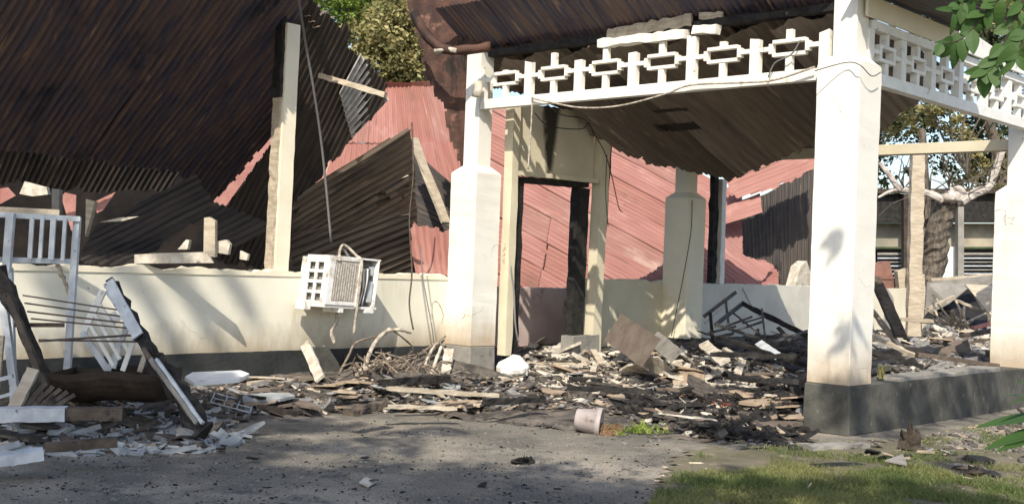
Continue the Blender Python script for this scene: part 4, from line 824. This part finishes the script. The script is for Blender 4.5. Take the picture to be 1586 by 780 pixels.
ZD = [(-20, 690), (350, 680), (600, 645), (1000, 660), (1050, 700), (1000, 790), (-20, 790)]
litter('gravel', 'dark loose gravel on the drive', ZD, 1500, M['char'], .003, .009, long=.4)
litter('gravel', 'pale loose gravel on the drive', ZD, 4000, M['shard_grey'], .003, .007, long=.4)
# ------------------------------------------------------------------ larger named debris
wb = surf(793, 586)
def sack(b):
    bm = bmesh.new(); bmesh.ops.create_icosphere(bm, subdivisions=3, radius=1)
    vs = []
    for v in bm.verts:
        d = v.co.normalized(); k = 1+.28*noise.noise(d*1.6+Vector((3, 1, 0)))+.10*noise.noise(d*5); z = d.z*.17*k
        vs.append(wb+Vector((0, 0, .12))+RT*d.x*.22*k*(1-.35*max(0, d.z))+_fw*d.y*.16*k+Vector((0, 0, z+.03*d.x)))
    b.add(vs, [tuple(v.index for v in f.verts) for f in bm.faces]); bm.free()
tag(part('plaster_lump', mat('bright_white_plaster_lump', (.82, .80, .74), .8, (.70, .67, .6), 6, .3, 20), None, sack), 'bright white rounded lump beside the base of the sunlit pillar', 'plaster')
plank(950, 506, 15.4, 1008, 546, 13.9, .40, .02, 'board_grey', 'wide brown board leaning on the rubble left of the rear pillar', .004, FW, 'leaning_board', 'board')
plank(1012, 522, 15.2, 1048, 552, 14.2, .20, .02, 'concrete', 'grey board end slipping down beside the rear pillar', .006, FW, 'leaning_board', 'board')
plank(600, 601, 11.2, 770, 612, 11.8, .07, .04, 'wood_pale', 'long pale batten lying before the sunlit pillar', .006)
plank(590, 592, 11.4, 695, 586, 12.0, .08, .07, 'char', 'burnt reddish beam lying under the cable tangle', .01)
plank(590, 628, 10.7, 705, 632, 11.0, .10, .03, 'wood_pale', 'flat tan plank at the edge of the gravel drive', .006)
plank(540, 640, 10.1, 592, 624, 10.5, .12, .05, 'wood_brown', 'grey brown wedge of timber at the edge of the drive', .01)
plank(750, 622, 11.1, 842, 618, 11.6, .07, .05, 'char', 'charred stick lying right of the pillar base', .012)
plank(400, 628, 10.4, 460, 640, 10.2, .05, .04, 'wood_brown', 'thin brown stick pointing at the gravel drive', .008)
plank(1020, 640, 10.6, 1110, 650, 10.7, .04, .015, 'chalk', 'white ash strip lying flat near the flower pot', .006)
for i, (a, b_) in enumerate([((1000, 625), (1235, 662)), ((960, 640), (1150, 672)), ((1070, 640), (1230, 672))]):
    pa, pb_ = surf(*a), surf(*b_)
    tag(part('charred_plank', M['char'], None, lambda b: b.bar(pa+Vector((0, 0, .03)), pb_+Vector((0, 0, .03)), .05, .03, segs=20, rough=.012)), ['longest burnt batten lying in the ash toward the corner pillar', 'burnt batten nearest the green weed', 'burnt batten nearest the corner pillar base'][i], 'plank')
tag(part('paper_scrap', M['chalk'], None, lambda b: b.prism([surf(556, 752)+Vector((0, 0, .02)), surf(566, 745)+Vector((0, 0, .03)), surf(583, 750)+Vector((0, 0, .02)), surf(570, 757)+Vector((0, 0, .01))], (0, 0, .006))), 'small pale scrap alone on the dark gravel in the foreground', 'scrap')
tag(part('charred_chunk', M['char'], None, lambda b: blob(b, surf(812, 716), .09, .06, .04, k=.5)), 'black cinder lump lying on the gravel below the pot', 'cinder')
tag(part('tile_shard', M['concrete'], None, lambda b: b.prism([surf(x, y)+Vector((0, 0, .05)) for x, y in ((1370, 724), (1398, 714), (1405, 731))], (0, 0, .012))), 'triangular grey tile shard at the top of the lawn', 'tile')
tag(part('charred_chunk', M['bark_dark'], None, lambda b: blob(b, surf(1410, 700)+Vector((0, 0, .03)), .11, .08, .16, k=.5)), 'pointed dark clod standing before the right plinth', 'clod')
tag(part('charred_chunk', M['bark_dark'], None, lambda b: blob(b, surf(1510, 738), .12, .07, .07, k=.4)), 'dark clod at the right end of the lawn', 'clod')
plank(1252, 692, 9.1, 1340, 688, 9.3, .12, .03, 'concrete', 'broken grey slab piece at the foot of the corner pillar', .006, name='slab_piece', cat='slab')
# tangle of burnt cable and branches under the air conditioner
for i, (pts, r, mt, lb) in enumerate([
    ([(550, 582, 12.95), (562, 575, 13.05), (575, 540, 13.15), (590, 520, 13.25), (604, 509, 13.35)], .045, 'cable_pale', 'thick ash coated branch rising from the tangle'),
    ([(602, 511, 13.35), (618, 510, 13.25), (636, 515, 13.35)], .03, 'cable_pale', 'pale stick bent over at the top of the tangle'),
    ([(525, 580, 12.75), (540, 550, 12.95), (552, 530, 13.05), (585, 520, 13.25)], .022, 'twig', 'pinkish stick leaning at the left of the tangle'),
    ([(555, 575, 12.85), (595, 560, 12.95), (605, 553, 12.95)], .04, 'cable_pale', 'short thick whitish roll in the tangle'),
    ([(600, 560, 13.05), (640, 555, 13.25), (690, 520, 13.65)], .02, 'twig', 'arched pale cable reaching the pillar'),
    ([(610, 572, 13.05), (650, 565, 13.25), (670, 545, 13.55), (688, 526, 13.65)], .022, 'twig', 'second arched cable under the first'),
    ([(655, 580, 13.15), (662, 555, 13.35), (678, 530, 13.55), (690, 545, 13.65)], .026, 'cable_pale', 'pale loop of stiff cable by the pillar foot'),
    ([(668, 578, 13.05), (676, 556, 13.35), (684, 536, 13.45)], .035, 'chalk', 'flaky upright slab of burnt cable at the pillar foot'),
    ([(610, 512, 13.35), (640, 540, 13.45), (620, 560, 13.15)], .014, 'rod', 'dark wire crossing the tangle'),
    ([(590, 540, 13.15), (600, 580, 12.95)], .014, 'rod', 'short dark stick standing in the tangle'),
    ([(668, 500, 13.65), (670, 470, 13.75), (678, 468, 13.75), (686, 485, 13.75), (684, 500, 13.65)], .012, 'cable_pale', 'looped hose hanging on the wall beside the pillar')]):
    tag(part('burnt_cable', M[mt], None, lambda b: b.tube(spline([D(*q) for q in pts], 6), r*.72, 7, r*.5, wob=.3), smooth=True), lb, 'cable')
def twigs(b):
    for _ in range(150):
        c = surf(R.uniform(540, 700), R.uniform(560, 588)); t = R.uniform(0, 6.28); l = R.uniform(.1, .4)
        d = Vector((math.cos(t), math.sin(t)*.5, R.uniform(-.1, .9))).normalized()*l
        q = c+d+Vector((R.uniform(-.1, .1), 0, R.uniform(-.1, .02)))
        b.tube([c+Vector((0, 0, .05)), c+d*.5+Vector((0, 0, .05+R.uniform(0, .06))), q+Vector((0, 0, .05))], R.uniform(.005, .013), 4, wob=.2)
tag(part('twig_tangle', M['twig'], None, twigs), 'tangle of thin burnt twigs and cable ends below the air conditioner', 'twigs', kind='stuff')
# flaky white pieces near pillar foot
plank(690, 578, 13.2, 696, 540, 13.6, .10, .02, 'chalk', 'whitish board standing against the foot of the sunlit pillar', .01, -FW)
# pile inside the door
field([(810, 500), (878, 480), (880, 530), (805, 540)], 14, [(s, 'shard_grey'), (s, 'char'), (p_, 'char'), (s, 'chalk')], .8, 1.5, .5, 'inside the doorway')
# twisted furniture
bars('metal_frame', 'dark twisted steel bed frame lying in the rubble right of the rear pillar', 'metal frame', 'metal', [
    (1108, 503, 15.80, 1150, 470, 16.80, .05, .04, 'rail'), (1150, 470, 16.80, 1250, 520, 15.40, .07, .05, 'rail', 'char', .01), (1110, 503, 15.80, 1196, 530, 14.80, .04, .04, 'rail'),
    (1196, 530, 14.80, 1250, 512, 15.20, .03, .03, 'rail'), (1180, 478, 16.20, 1185, 522, 15.20, .02, .02, 'strut'), (1135, 484, 16.20, 1180, 520, 15.20, .02, .02, 'strut'), (1150, 500, 15.80, 1185, 490, 16.00, .02, .02, 'strut'),
    (1205, 507, 15.50, 1232, 536, 15.00, .05, .02, 'strut'), (1125, 505, 15.80, 1165, 490, 16.00, .03, .02, 'strut'), (1140, 512, 15.50, 1180, 498, 15.80, .03, .02, 'strut')])
bars('chair_frame', 'burnt chair frame with two parallel arms against the rear pillar', 'chair frame', 'metal', [
    (1090, 490, 16.80, 1140, 452, 17.00, .05, .03, 'arm'), (1092, 500, 16.80, 1136, 462, 17.00, .03, .03, 'arm', 'greypaint'), (1124, 466, 16.90, 1128, 500, 16.80, .03, .03, 'leg'), (1100, 484, 16.80, 1104, 530, 16.40, .04, .03, 'leg', 'char'), (1096, 516, 16.60, 1140, 505, 16.60, .03, .03, 'stretcher')])
plank(1115, 522, 14.70, 1250, 566, 13.10, .05, .04, 'char', 'long charred bar sloping down to the corner pillar', .008)
plank(1175, 530, 14.30, 1206, 552, 13.50, .10, .015, 'greypaint', 'grey metal flap lying under the bed frame', .004, FW)
plank(1090, 532, 14.90, 1122, 560, 13.80, .14, .03, 'chalk', 'bright broken board right of the rear pillar base', .01, FW)
plank(1122, 540, 14.50, 1152, 560, 13.60, .05, .04, 'chalk', 'curved pale trim piece beside the bright broken board', .008)
for px0, py0, px1, py1, d, mt, lb in [(1100, 548, 1240, 552, 13, 'char', 'burnt joist lying across the far porch floor'), (1130, 585, 1238, 592, 11.4, 'char', 'burnt joist end reaching the corner pillar'), (880, 600, 1010, 606, 12, 'char', 'charred lath across the middle of the porch mouth')]:
    plank(px0, py0, d+.3, px1, py1, d, .07, .05, mt, lb, .012)
def clutter(b):
    for _ in range(70):
        x = R.uniform(1100, 1250); y = R.uniform(520, 565); c = surf(x, y); t = R.uniform(0, 6.28); l = R.uniform(.1, .5)
        b.bar(c+Vector((0, 0, .03)), c+Vector((math.cos(t)*l, math.sin(t)*l, R.uniform(.0, .14))), R.uniform(.015, .06), R.uniform(.008, .03), segs=3, rough=.006)
tag(part('burnt_clutter', M['cinder'], None, clutter), 'heap of charred laths and scrap under the twisted frame', 'rubble', kind='stuff')
# right side: buckled sheets and timbers behind the plinth
tag(part('buckled_panel', M['concrete'], None, lambda b: (b.prism([D(1432, 490, 19), D(1436, 437, 19), D(1548, 425, 19.5), D(1548, 438, 19.5), D(1500, 446, 19), D(1470, 470, 18.8)], FW*.04))), 'grey buckled panel lying behind the right rubble heap', 'panel')
tag(part('buckled_panel', M['wood_pale'], None, lambda b: (b.prism([D(1495, 440, 18), D(1550, 442, 18), D(1550, 505, 17), D(1528, 480, 17.5)], FW*.04))), 'tan buckled panel leaning near the right edge pillar', 'panel')
tag(part('dark_hollow_sheet', M['char'], None, lambda b: (b.prism([D(1425, 500, 18.5), D(1455, 462, 19.5), D(1500, 446, 19.8), D(1530, 490, 19), D(1528, 510, 18)], FW*.04))), 'black charred sheet under the buckled panels', 'sheet')
for a in [(1436, 478, 18.4, 1478, 458, 18.6, .07, .03, 'wood_pale', 'pale lath propped in front of the black sheet'), (1478, 464, 18.2, 1528, 482, 17.8, .06, .03, 'wood_pale', 'pale lath sloping toward the right edge pillar'),
          (1395, 494, 17.6, 1500, 500, 17.4, .07, .05, 'wood_pale', 'long pale joist lying across the right rubble'), (1440, 433, 20, 1550, 425, 20.3, .10, .05, 'wood_pale', 'pale beam along the top of the buckled panels'),
          (1355, 430, 16.8, 1395, 520, 15.6, .16, .05, 'wood_brown', 'scorched corrugated batten leaning right of the corner pillar'), (1350, 480, 16.5, 1402, 548, 15.3, .06, .05, 'wood_pale', 'pale lath leaning beside the scorched batten'),
          (1352, 545, 14.2, 1430, 568, 14.0, .10, .05, 'char', 'blackened plank sloping down behind the plinth'), (1352, 520, 15, 1420, 552, 14.4, .07, .04, 'wood_pale', 'pale rafter lying on the right rubble heap'), (1420, 548, 14.3, 1545, 566, 14.3, .12, .05, 'wood_brown', 'dark brown board along the top of the right plinth'),
          (1490, 520, 16, 1545, 510, 16.4, .10, .05, 'wood_brown', 'brown plank end by the right edge pillar'), (1505, 508, 17, 1545, 498, 17, .18, .03, 'red', 'small red metal scrap in the right rubble')]:
    if a[8] == 'red': M['redflat'] = mat('flat_red_scrap', (.5, .2, .165), .6)
    plank(*a[:8], 'redflat' if a[8] == 'red' else a[8], a[9], .006)
def splay(b):
    for _ in range(26):
        c = D(R.uniform(1455, 1500), R.uniform(498, 512), 17.2); b.bar(c, c+Vector((R.uniform(-.4, .4), R.uniform(-.3, .3), R.uniform(.0, .35))), .03, .015, segs=2, rough=.003)
tag(part('splayed_laths', M['wood_pale'], None, splay), 'bundle of splayed pale laths on the right rubble heap', 'laths', kind='stuff')
# small red/brown wall bits behind
tag(part('brick_lump', mat('red_brick_lump', (.26, .13, .10), .9, (.18, .10, .08), 6, .4, 30), None, lambda b: (b.prism([D(1353, 432, 22), D(1356, 408, 22), D(1378, 404, 22), D(1384, 432, 22)], FW*.4), b.prism([D(1352, 446, 21.8), D(1352, 434, 21.8), D(1398, 434, 21.8), D(1392, 446, 21.8)], FW*.4))), 'reddish broken brickwork on the low wall right of the corner pillar', 'brickwork')
tag(part('plaster_lump', M['wood_pale'], None, lambda b: b.prism([D(1393, 446, 21.5), D(1390, 420, 21.5), D(1408, 414, 21.5), D(1432, 425, 21.5), D(1436, 500, 21.5), D(1428, 510, 21.5), D(1424, 446, 21.5)], FW*.2)), 'cream broken wall lump at the foot of the timber pole', 'plaster')
# ------------------------------------------------------------------ building behind at the right
bb = thing('burnt_building', (31, 8, 0), 'dark burnt building with pale band and louvred windows behind the pruned tree', 'building')
def face(x0, y0, x1, y1, d): return [D(x0, y0, d), D(x1, y0, d), D(x1, y1, d), D(x0, y1, d)]
def slab(pn, x0, y0, x1, y1, d, mt, th=.15, parent=bb): return part(pn, M[mt] if isinstance(mt, str) else mt, parent, lambda b: b.prism(face(x0, y0, x1, y1, d), FW*th))
M['duskgrey'] = mat('grey_soot_wall', (.16, .15, .14), .9, (.08, .075, .07), 1.2, .2, 10)
slab('wall', 1300, 385, 1700, 480, 30, 'duskgrey', .3); slab('pale_band', 1300, 346, 1700, 382, 29.6, mat('grey_olive_band', (.22, .21, .17), .9, (.40, .35, .26), 1.5, .2, 10), .2)
slab('roof', 1290, 300, 1700, 344, 29.2, 'char', .5); slab('fascia', 1285, 292, 1700, 299, 29.0, 'bark_dark', .2)
for x0, x1 in ((1358, 1402), (1492, 1548)):
    w = slab('window', x0, 388, x1, 432, 29.8, 'black', .1)
    for k in range(7):
        mesh('louvre', [D(x0+1, 391+6*k, 29.7), D(x1-1, 391+6*k, 29.7), D(x1-1, 394.5+6*k, 29.55), D(x0+1, 394.5+6*k, 29.55)], [(0, 1, 2, 3)], M['greypaint'] if k % 2 else M['concrete'], w)
slab('door_opening', 1458, 382, 1480, 432, 29.4, 'whitepaint', .1); slab('post', 1484, 320, 1493, 440, 29.0, 'concrete', .2); slab('post', 1400, 300, 1412, 440, 29.0, 'bark_dark', .2)
# ------------------------------------------------------------------ trees
def leafcloud(name, mt, parent, blobs, n, sz, gap=.0, squash=.8):
    """small bent leaf faces spread through overlapping lobes"""
    vs = []; fs = []; tot = sum(r**2 for _, r in blobs)
    for c, r in blobs:
        c = Vector(c)
        # sub-clumps
        k = max(3, int(n*r*r/tot/26))
        for _ in range(k):
            d = Vector((R.gauss(0, 1), R.gauss(0, 1), R.gauss(0, 1))).normalized(); cc = c+Vector((d.x, d.y, d.z*squash))*r*(R.uniform(.35, 1.05)); cr = r*R.uniform(.10, .24)
            for _ in range(26):
                p = cc+Vector((R.gauss(0, 1), R.gauss(0, 1), R.gauss(0, .8)))*cr*.7; s_ = sz*R.uniform(.6, 1.3)
                a = Vector((R.gauss(0, 1), R.gauss(0, 1), R.gauss(-.3, .7))).normalized(); b = a.cross(Vector((R.gauss(0, 1), R.gauss(0, 1), R.gauss(0, 1)))).normalized(); q = a.cross(b)
                i = len(vs); vs += [p, p+a*s_*.5+b*s_*.28, p+a*s_, p+a*s_*.5-b*s_*.28]; fs += [(i, i+1, i+2), (i, i+2, i+3)]
    return mesh(name, vs, fs, mt, parent)
def limb(b, pts, r0, r1, n=8): b.tube(spline(pts, 5), r0, n, r1, wob=.1)
# green tree behind, top centre
gt = thing('leafy_tree', (19, 8, 0), 'bright green tree top rising behind the roofs at top centre', 'tree')
c = D(560, 20, 25); leafcloud('crown', M['leaf_bright'], gt, [(D(x, y, d), r) for x, y, d, r in ((500, -20, 25, 1.0), (560, -10, 25, 1.1), (520, 0, 24, .6), (575, 40, 25, .75), (600, 60, 24.6, .6), (640, 0, 25, 1.0), (420, -60, 26, 1.6))], 16000, .10)
leafcloud('crown', M['leaf_dark'], gt, [(D(x, y, d), r) for x, y, d, r in ((560, 0, 26.5, 1.6), (620, 40, 26.5, 1.2), (640, 110, 27, .8), (660, 60, 27, .8))], 8000, .12)
part('trunk', M['bark_dark'], gt, lambda b: limb(b, [D(610, 430, 26.5), D(612, 300, 26.4), D(606, 180, 26.2), D(600, 60, 26)], .22, .10))
ot = thing('drying_tree', (19.5, 8.5, 0), 'olive and straw coloured drying tree hanging over the red roof ridge', 'tree')
leafcloud('crown', M['leaf_olive'], ot, [(D(x, y, d), r) for x, y, d, r in ((610, 50, 24, .8), (600, 95, 24, .55), (635, 85, 24, .7), (650, 118, 24, .45), (640, 20, 24, .8), (628, 125, 24, .4), (575, 75, 24, .35))], 11000, .12)
part('trunk', M['bark_dark'], ot, lambda b: limb(b, [D(640, 430, 25.5), D(642, 300, 25.4), D(636, 180, 25), D(630, 60, 24.5)], .18, .07))
# right hand background foliage
rt = thing('drying_tree', (36, 12, 0), 'half scorched tree crown filling the gap above the burnt building at the right', 'tree')
leafcloud('crown', M['leaf_dark'], rt, [(D(x, y, 34), r) for x, y, r in ((1370, 180, 1.0), (1420, 180, .9), (1350, 250, .8), (1375, 300, .55), (1440, 240, .8), (1520, 250, 1.0), (1545, 180, 1.0), (1500, 200, .7), (1580, 240, 1.2))], 7500, .15)
leafcloud('crown', M['leaf_olive'], rt, [(D(x, y, 33), r) for x, y, r in ((1385, 190, .7), (1440, 170, .7), (1530, 280, .8), (1500, 230, .6), (1550, 240, .9), (1470, 180, .7), (1360, 320, .3), (1480, 10, 1.6), (1560, 40, 1.5), (1540, -20, 1.7))], 12000, .14)
part('trunk', M['bark'], rt, lambda b: limb(b, [D(1560, 440, 33), D(1555, 300, 33), D(1535, 200, 33), D(1500, 60, 33)], .25, .1))
part('branch', M['bark'], rt, lambda b: [limb(b, [D(1500, 270, 32.5), D(1480+dx*.4, 220, 32.5), D(1480+dx, 160, 32.5)], .05, .015, 6) for dx in (-40, -10, 20, 50, 70)])
ht = thing('dark_tree', (30, 3, 0), 'dark green tree mass behind the top right corner', 'tree')
leafcloud('crown', M['leaf_dark'], ht, [(D(x, y, 29), r) for x, y, r in ((1400, -30, 1.2), (1460, -20, 1.2), (1510, 60, .9), (1570, 80, 1.0), (1450, 40, .6))], 7000, .14)
part('trunk', M['bark_dark'], ht, lambda b: limb(b, [D(1600, 440, 29), D(1590, 200, 29), D(1500, 0, 29)], .25, .1))
# pruned tree
pt = thing('pruned_tree', (21, 1, 0), 'scorched pollarded tree trunk with pale whitened limbs forking left and right', 'tree')
part('trunk', M['bark'], pt, lambda b: b.tube(spline([D(1436, 440, 24), D(1448, 400, 24), D(1452, 360, 23.9), D(1466, 320, 23.8), D(1474, 296, 23.7)], 6), .27, 12, .19, wob=.13))
part('trunk_fork', M['bark'], pt, lambda b: b.tube(spline([D(1444, 430, 24), D(1432, 370, 24.2), D(1434, 300, 24.4), D(1428, 200, 24.6)], 6), .13, 10, .07, wob=.13))
part('knot', M['bark_pale'], pt, lambda b: blob(b, D(1474, 306, 23.6), .20, .17, .13, n=14, k=.3, base=-1.2), smooth=True)
for pts, r in [([(1488, 312), (1512, 298), (1530, 290), (1540, 270), (1550, 240), (1562, 215)], .10), ([(1460, 310), (1440, 300), (1420, 295), (1394, 292), (1378, 272), (1362, 252)], .085), ([(1480, 312), (1492, 305), (1485, 292), (1470, 292)], .10), ([(1394, 292), (1375, 298), (1360, 306)], .04)]:
    part('limb', M['bark_pale'], pt, lambda b: limb(b, [D(x, y, 23.6) for x, y in pts], r, r*.55, 8))
def twigp(b):
    for _ in range(30):
        x, y = R.choice([(1480, 295), (1500, 300), (1440, 298), (1530, 288), (1470, 290), (1400, 292)]); p = D(x, y, 23.6)
        pts = [p]; d = Vector((R.gauss(0, 1), R.gauss(0, .6), R.uniform(.0, 1.6))).normalized()
        for k in range(4): p = p+d*R.uniform(.15, .42); d = (d+Vector((R.gauss(0, .4), R.gauss(0, .4), R.gauss(-.05, .4)))).normalized(); pts.append(p)
        b.tube(pts, .018, 4, .005)
part('twigs', M['bark'], pt, twigp)['kind'] = 'stuff'
# far green hills of trees
hv = []; hf = []
for i in range(60):
    a = math.radians(-10+i*2.2); 
    for z, rr in ((-1, 120), (6+2.5*noise.noise(Vector((i*.5, 0, 0))), 122), (8+4*noise.noise(Vector((i*.3, 2, 0))), 140)): hv.append((math.sin(a)*rr, math.cos(a)*rr, z))
for i in range(59):
    for j in range(2): k = i*3+j; hf.append((k, k+3, k+4, k+1))
tag(mesh('wooded_hills', hv, hf, mat('far_woodland', (.05, .07, .03), .95, (.025, .035, .018), .6, .8, 1.5)), kind='structure')
# ------------------------------------------------------------------ near foliage that hangs into the frame
def leaf(b, p, d, up, L, w, cur=.15):
    d = d.normalized(); a = d.cross(up).normalized(); n_ = a.cross(d); vs = []; N = 6
    for i in range(N+1):
        t = i/N; ww = w*math.sin(math.pi*min(1, t*.92+.06))**.8*(1-.25*t); c = p+d*L*t-n_*cur*L*t*t
        vs += [c-a*ww+n_*.12*ww, c, c+a*ww+n_*.12*ww]
    fs = []
    for i in range(N): k = i*3; fs += [(k, k+3, k+4, k+1), (k+1, k+4, k+5, k+2)]
    b.add(vs, fs)
hb = thing('leafy_branch', D(1560, -40, 4.2), 'green leafy branch tips hanging into the top right corner', 'branch')
br = [[(1600, -60, 4.4), (1555, -10, 4.3), (1525, 20, 4.3), (1490, 60, 4.3), (1458, 68, 4.3)], [(1600, -30, 4.2), (1570, 30, 4.2), (1545, 90, 4.2), (1525, 112, 4.2)], [(1620, 0, 4.1), (1590, 50, 4.1), (1572, 95, 4.1)], [(1560, -60, 4.3), (1520, -20, 4.3), (1480, 15, 4.3)]]
part('twig', M['bark_dark'], hb, lambda b: [b.tube(spline([D(*q) for q in p], 5), .006, 5, .002) for p in br])
for p in br:
    P = spline([D(*q) for q in p], 5)
    for i, q in enumerate(P):
        if i < 3: continue
        for sgn in (-1, 1):
            if R.random() < .12: continue
            td = (P[min(i+1, len(P)-1)]-P[i-1]).normalized(); side = td.cross(FW).normalized()*sgn
            part('leaf', M['leaf_near'], hb, lambda b: leaf(b, q, td*R.uniform(.3, .9)+side*R.uniform(.5, 1)+FW*R.uniform(-.5, .5)+Vector((0, 0, -.3)), (-FW+Vector((R.uniform(-.5, .5), R.uniform(-.5, .5), R.uniform(-.3, .9)))).normalized(), R.uniform(.035, .10), R.uniform(.012, .030), R.uniform(.0, .6)))
pl = thing('palm_frond', D(1640, 690, 4.6), 'sharp green palm leaflets poking in at the right edge', 'palm')
for (x0, y0, x1, y1, w) in ((1640, 640, 1516, 652, .034), (1650, 655, 1528, 686, .036), (1660, 660, 1545, 690, .028), (1640, 606, 1560, 618, .009), (1640, 622, 1548, 601, .008), (1640, 560, 1575, 588, .008)):
    a = D(x0, y0, 4.7); b_ = D(x1, y1, 4.4)
    part('leaflet', M['palm'], pl, lambda b: leaf(b, a, b_-a, (-FW*.5+Vector((0, 0, 1))).normalized(), (b_-a).length, w, .05))
# ------------------------------------------------------------------ lawn
def lawn():
    vs = []; fs = []; n = 0
    while n < 60000:
        x = R.uniform(1000, 1600); y = 690+120*R.random()**.8; P = [(990, 800), (1035, 742), (1085, 700), (1140, 690), (1240, 700), (1330, 706), (1430, 722), (1500, 745), (1600, 762), (1640, 840), (1000, 860)]
        if not inpoly(x, y, P): 
            continue
        p = onZ(x, y, .02); dn = noise.noise(Vector((p.x*1.6, p.y*1.6, 4)))+.5*noise.noise(Vector((p.x*5, p.y*5, 4)))
        if dn < R.uniform(-.45, .35)+.5*sst(735, 695, y)+.4*sst(1090, 1010, x): n += .5; continue
        n += 1
        h = R.uniform(.02, .05)*(1+.5*dn); a = R.uniform(0, 6.283); s_ = Vector((math.cos(a), math.sin(a), 0))*.0028; d = Vector((R.gauss(0, .5), R.gauss(0, .5), 1))*h
        i = len(vs); vs += [p-s_, p+s_, p+d*.6+s_*.7, p+d*.6-s_*.7, p+d+Vector((R.gauss(0, .01), R.gauss(0, .01), -.002))]; fs += [(i, i+1, i+2, i+3), (i+3, i+2, i+4)]
    k = 0
    while k < 9000:
        x = R.uniform(1120, 1620); y = R.uniform(640, 765)
        if not inpoly(x, y, ZV): continue
        p = onZ(x, y, .02)
        if noise.noise(Vector((p.x*2.2, p.y*2.2, 8))) < R.uniform(-.1, .45): k += .5; continue
        k += 1; h = R.uniform(.015, .04); a = R.uniform(0, 6.283); s_ = Vector((math.cos(a), math.sin(a), 0))*.003; d = Vector((R.gauss(0, .8), R.gauss(0, .8), 1))*h
        i = len(vs); vs += [p-s_, p+s_, p+d*.6+s_*.7, p+d*.6-s_*.7, p+d]; fs += [(i, i+1, i+2, i+3), (i+3, i+2, i+4)]
    tag(mesh('grass', vs, fs, M['grass']), 'patchy green and straw coloured lawn at the bottom right', 'grass', kind='stuff')
lawn()
litter('fallen_leaves', 'small dead leaves and twigs lying in the grass', [(1020, 720), (1560, 720), (1600, 800), (1000, 800)], 260, M['wood_pale'], .006, .016, long=1.5)
# ------------------------------------------------------------------ trees behind the camera that shade the foreground
def shade(px, py, z, r, X=None):
    p = surf(px, py) if X is None else X
    return p+SUN*((z-p.z)/SUN.z), r
st = thing('shade_tree', (-6, -12, 0), 'broad tree behind the viewer whose crown shades the gravel drive', 'tree')
bl = []
for px, py, r in ((60, 770, 1.1), (250, 775, 1.1), (430, 780, 1.0), (600, 785, .9), (760, 780, .8), (920, 775, .7), (120, 720, .9), (300, 715, .55), (30, 680, .9), (180, 670, .8), (330, 735, .6), (560, 735, .5), (740, 735, .45), (860, 725, .35), (1000, 770, .5), (1130, 790, .5), (1270, 785, .5), (1420, 790, .55), (1540, 790, .5), (470, 655, .28), (1080, 755, .3), (1330, 760, .45), (1200, 765, .4), (1450, 765, .4), (1150, 735, .2), (1500, 725, .3)):
    bl.append(shade(px, py, 7.0+R.uniform(-.6, .8), r))
for x, z, r in ((2.6, 1.6, .9), (3.2, .6, .9), (4.0, .4, .6)):
    bl.append(shade(0, 0, 13, r, Vector((x, WY, z))))
for (x0, z0, x1, z1, r) in ((5.95, 1.4, 6.65, .5, .16), (6.5, 1.4, 7.1, .6, .11), (7.15, 1.3, 7.5, .9, .08), (5.1, 1.4, 6.0, .35, .2)):
    for k in range(7): bl.append(shade(0, 0, 14.5, r*R.uniform(.7, 1.2), Vector((x0+(x1-x0)*k/6, WY, z0+(z1-z0)*k/6))))
for q, r in (((4.7, -.5, 1.4), .7), ((5.2, -1.3, .7), .7), ((5.9, -1.7, .2), .55), ((4.3, -1.2, .5), .8), ((5.6, -.8, .9), .35)): bl.append(shade(0, 0, 9, r, Vector(q)))
for px, py, r in ((150, 750, 1.0), (400, 760, .9), (650, 760, .8), (850, 765, .7), (60, 740, .8), (520, 790, 1.0), (980, 785, .6)): bl.append(shade(px, py, 9, r))
for q, r in (((10.4, -5.0, 1.1), .20), ((10.3, -5.1, .55), .26), ((10.8, -5.15, .15), .42), ((11.8, -5.1, .25), .40), ((12.8, -5.1, .3), .35), ((10.35, -4.9, 1.9), .10), ((9.2, -4.6, 0), .45), ((13.8, -5.1, .3), .3)):
    bl.append(shade(0, 0, 7.2, r, Vector(q)))
for q, r in (((5.2, -1.6, .2), .75), ((4.4, -1.4, .4), .8), ((6.1, -1.4, .15), .55), ((5.2, -.8, 1.0), .4), ((6.6, -1.9, 0), .5), ((4.6, -1.0, 1.4), .4), ((7.2, -2.6, 0), .35), ((7.6, -1.2, .1), .28), ((4.9, -1.5, .8), .5), ((5.7, -1.3, .7), .35), ((4.2, -2.4, 0), .7), ((5.4, -2.6, 0), .6), ((6.3, -3.0, 0), .5)):
    bl.append(shade(0, 0, 7.2, r, Vector(q)))
for X_, r in ((Vector((4.8, -1.2, .6)), .55), (Vector((5.6, -1.2, .5)), .38), (Vector((4.2, -1.2, 1.0)), .5)): bl.append(shade(0, 0, 7.2, r, X_))
leafcloud('crown', M['leaf_dark'], st, bl, 95000, .085, squash=.6)
def trunk(b):
    limb(b, [(-8, -12.5, -.05), (-7.8, -12.2, 2), (-7.2, -11.8, 4), (-6, -11, 5.8)], .35, .2)
    for c_, r_ in bl[:8:2]: limb(b, [(-7.2, -11.8, 4), Vector((-6.5, -11.4, 5.2)).lerp(c_, .4), c_], .10, .03, 6)
part('trunk', M['bark'], st, trunk)

relabel()
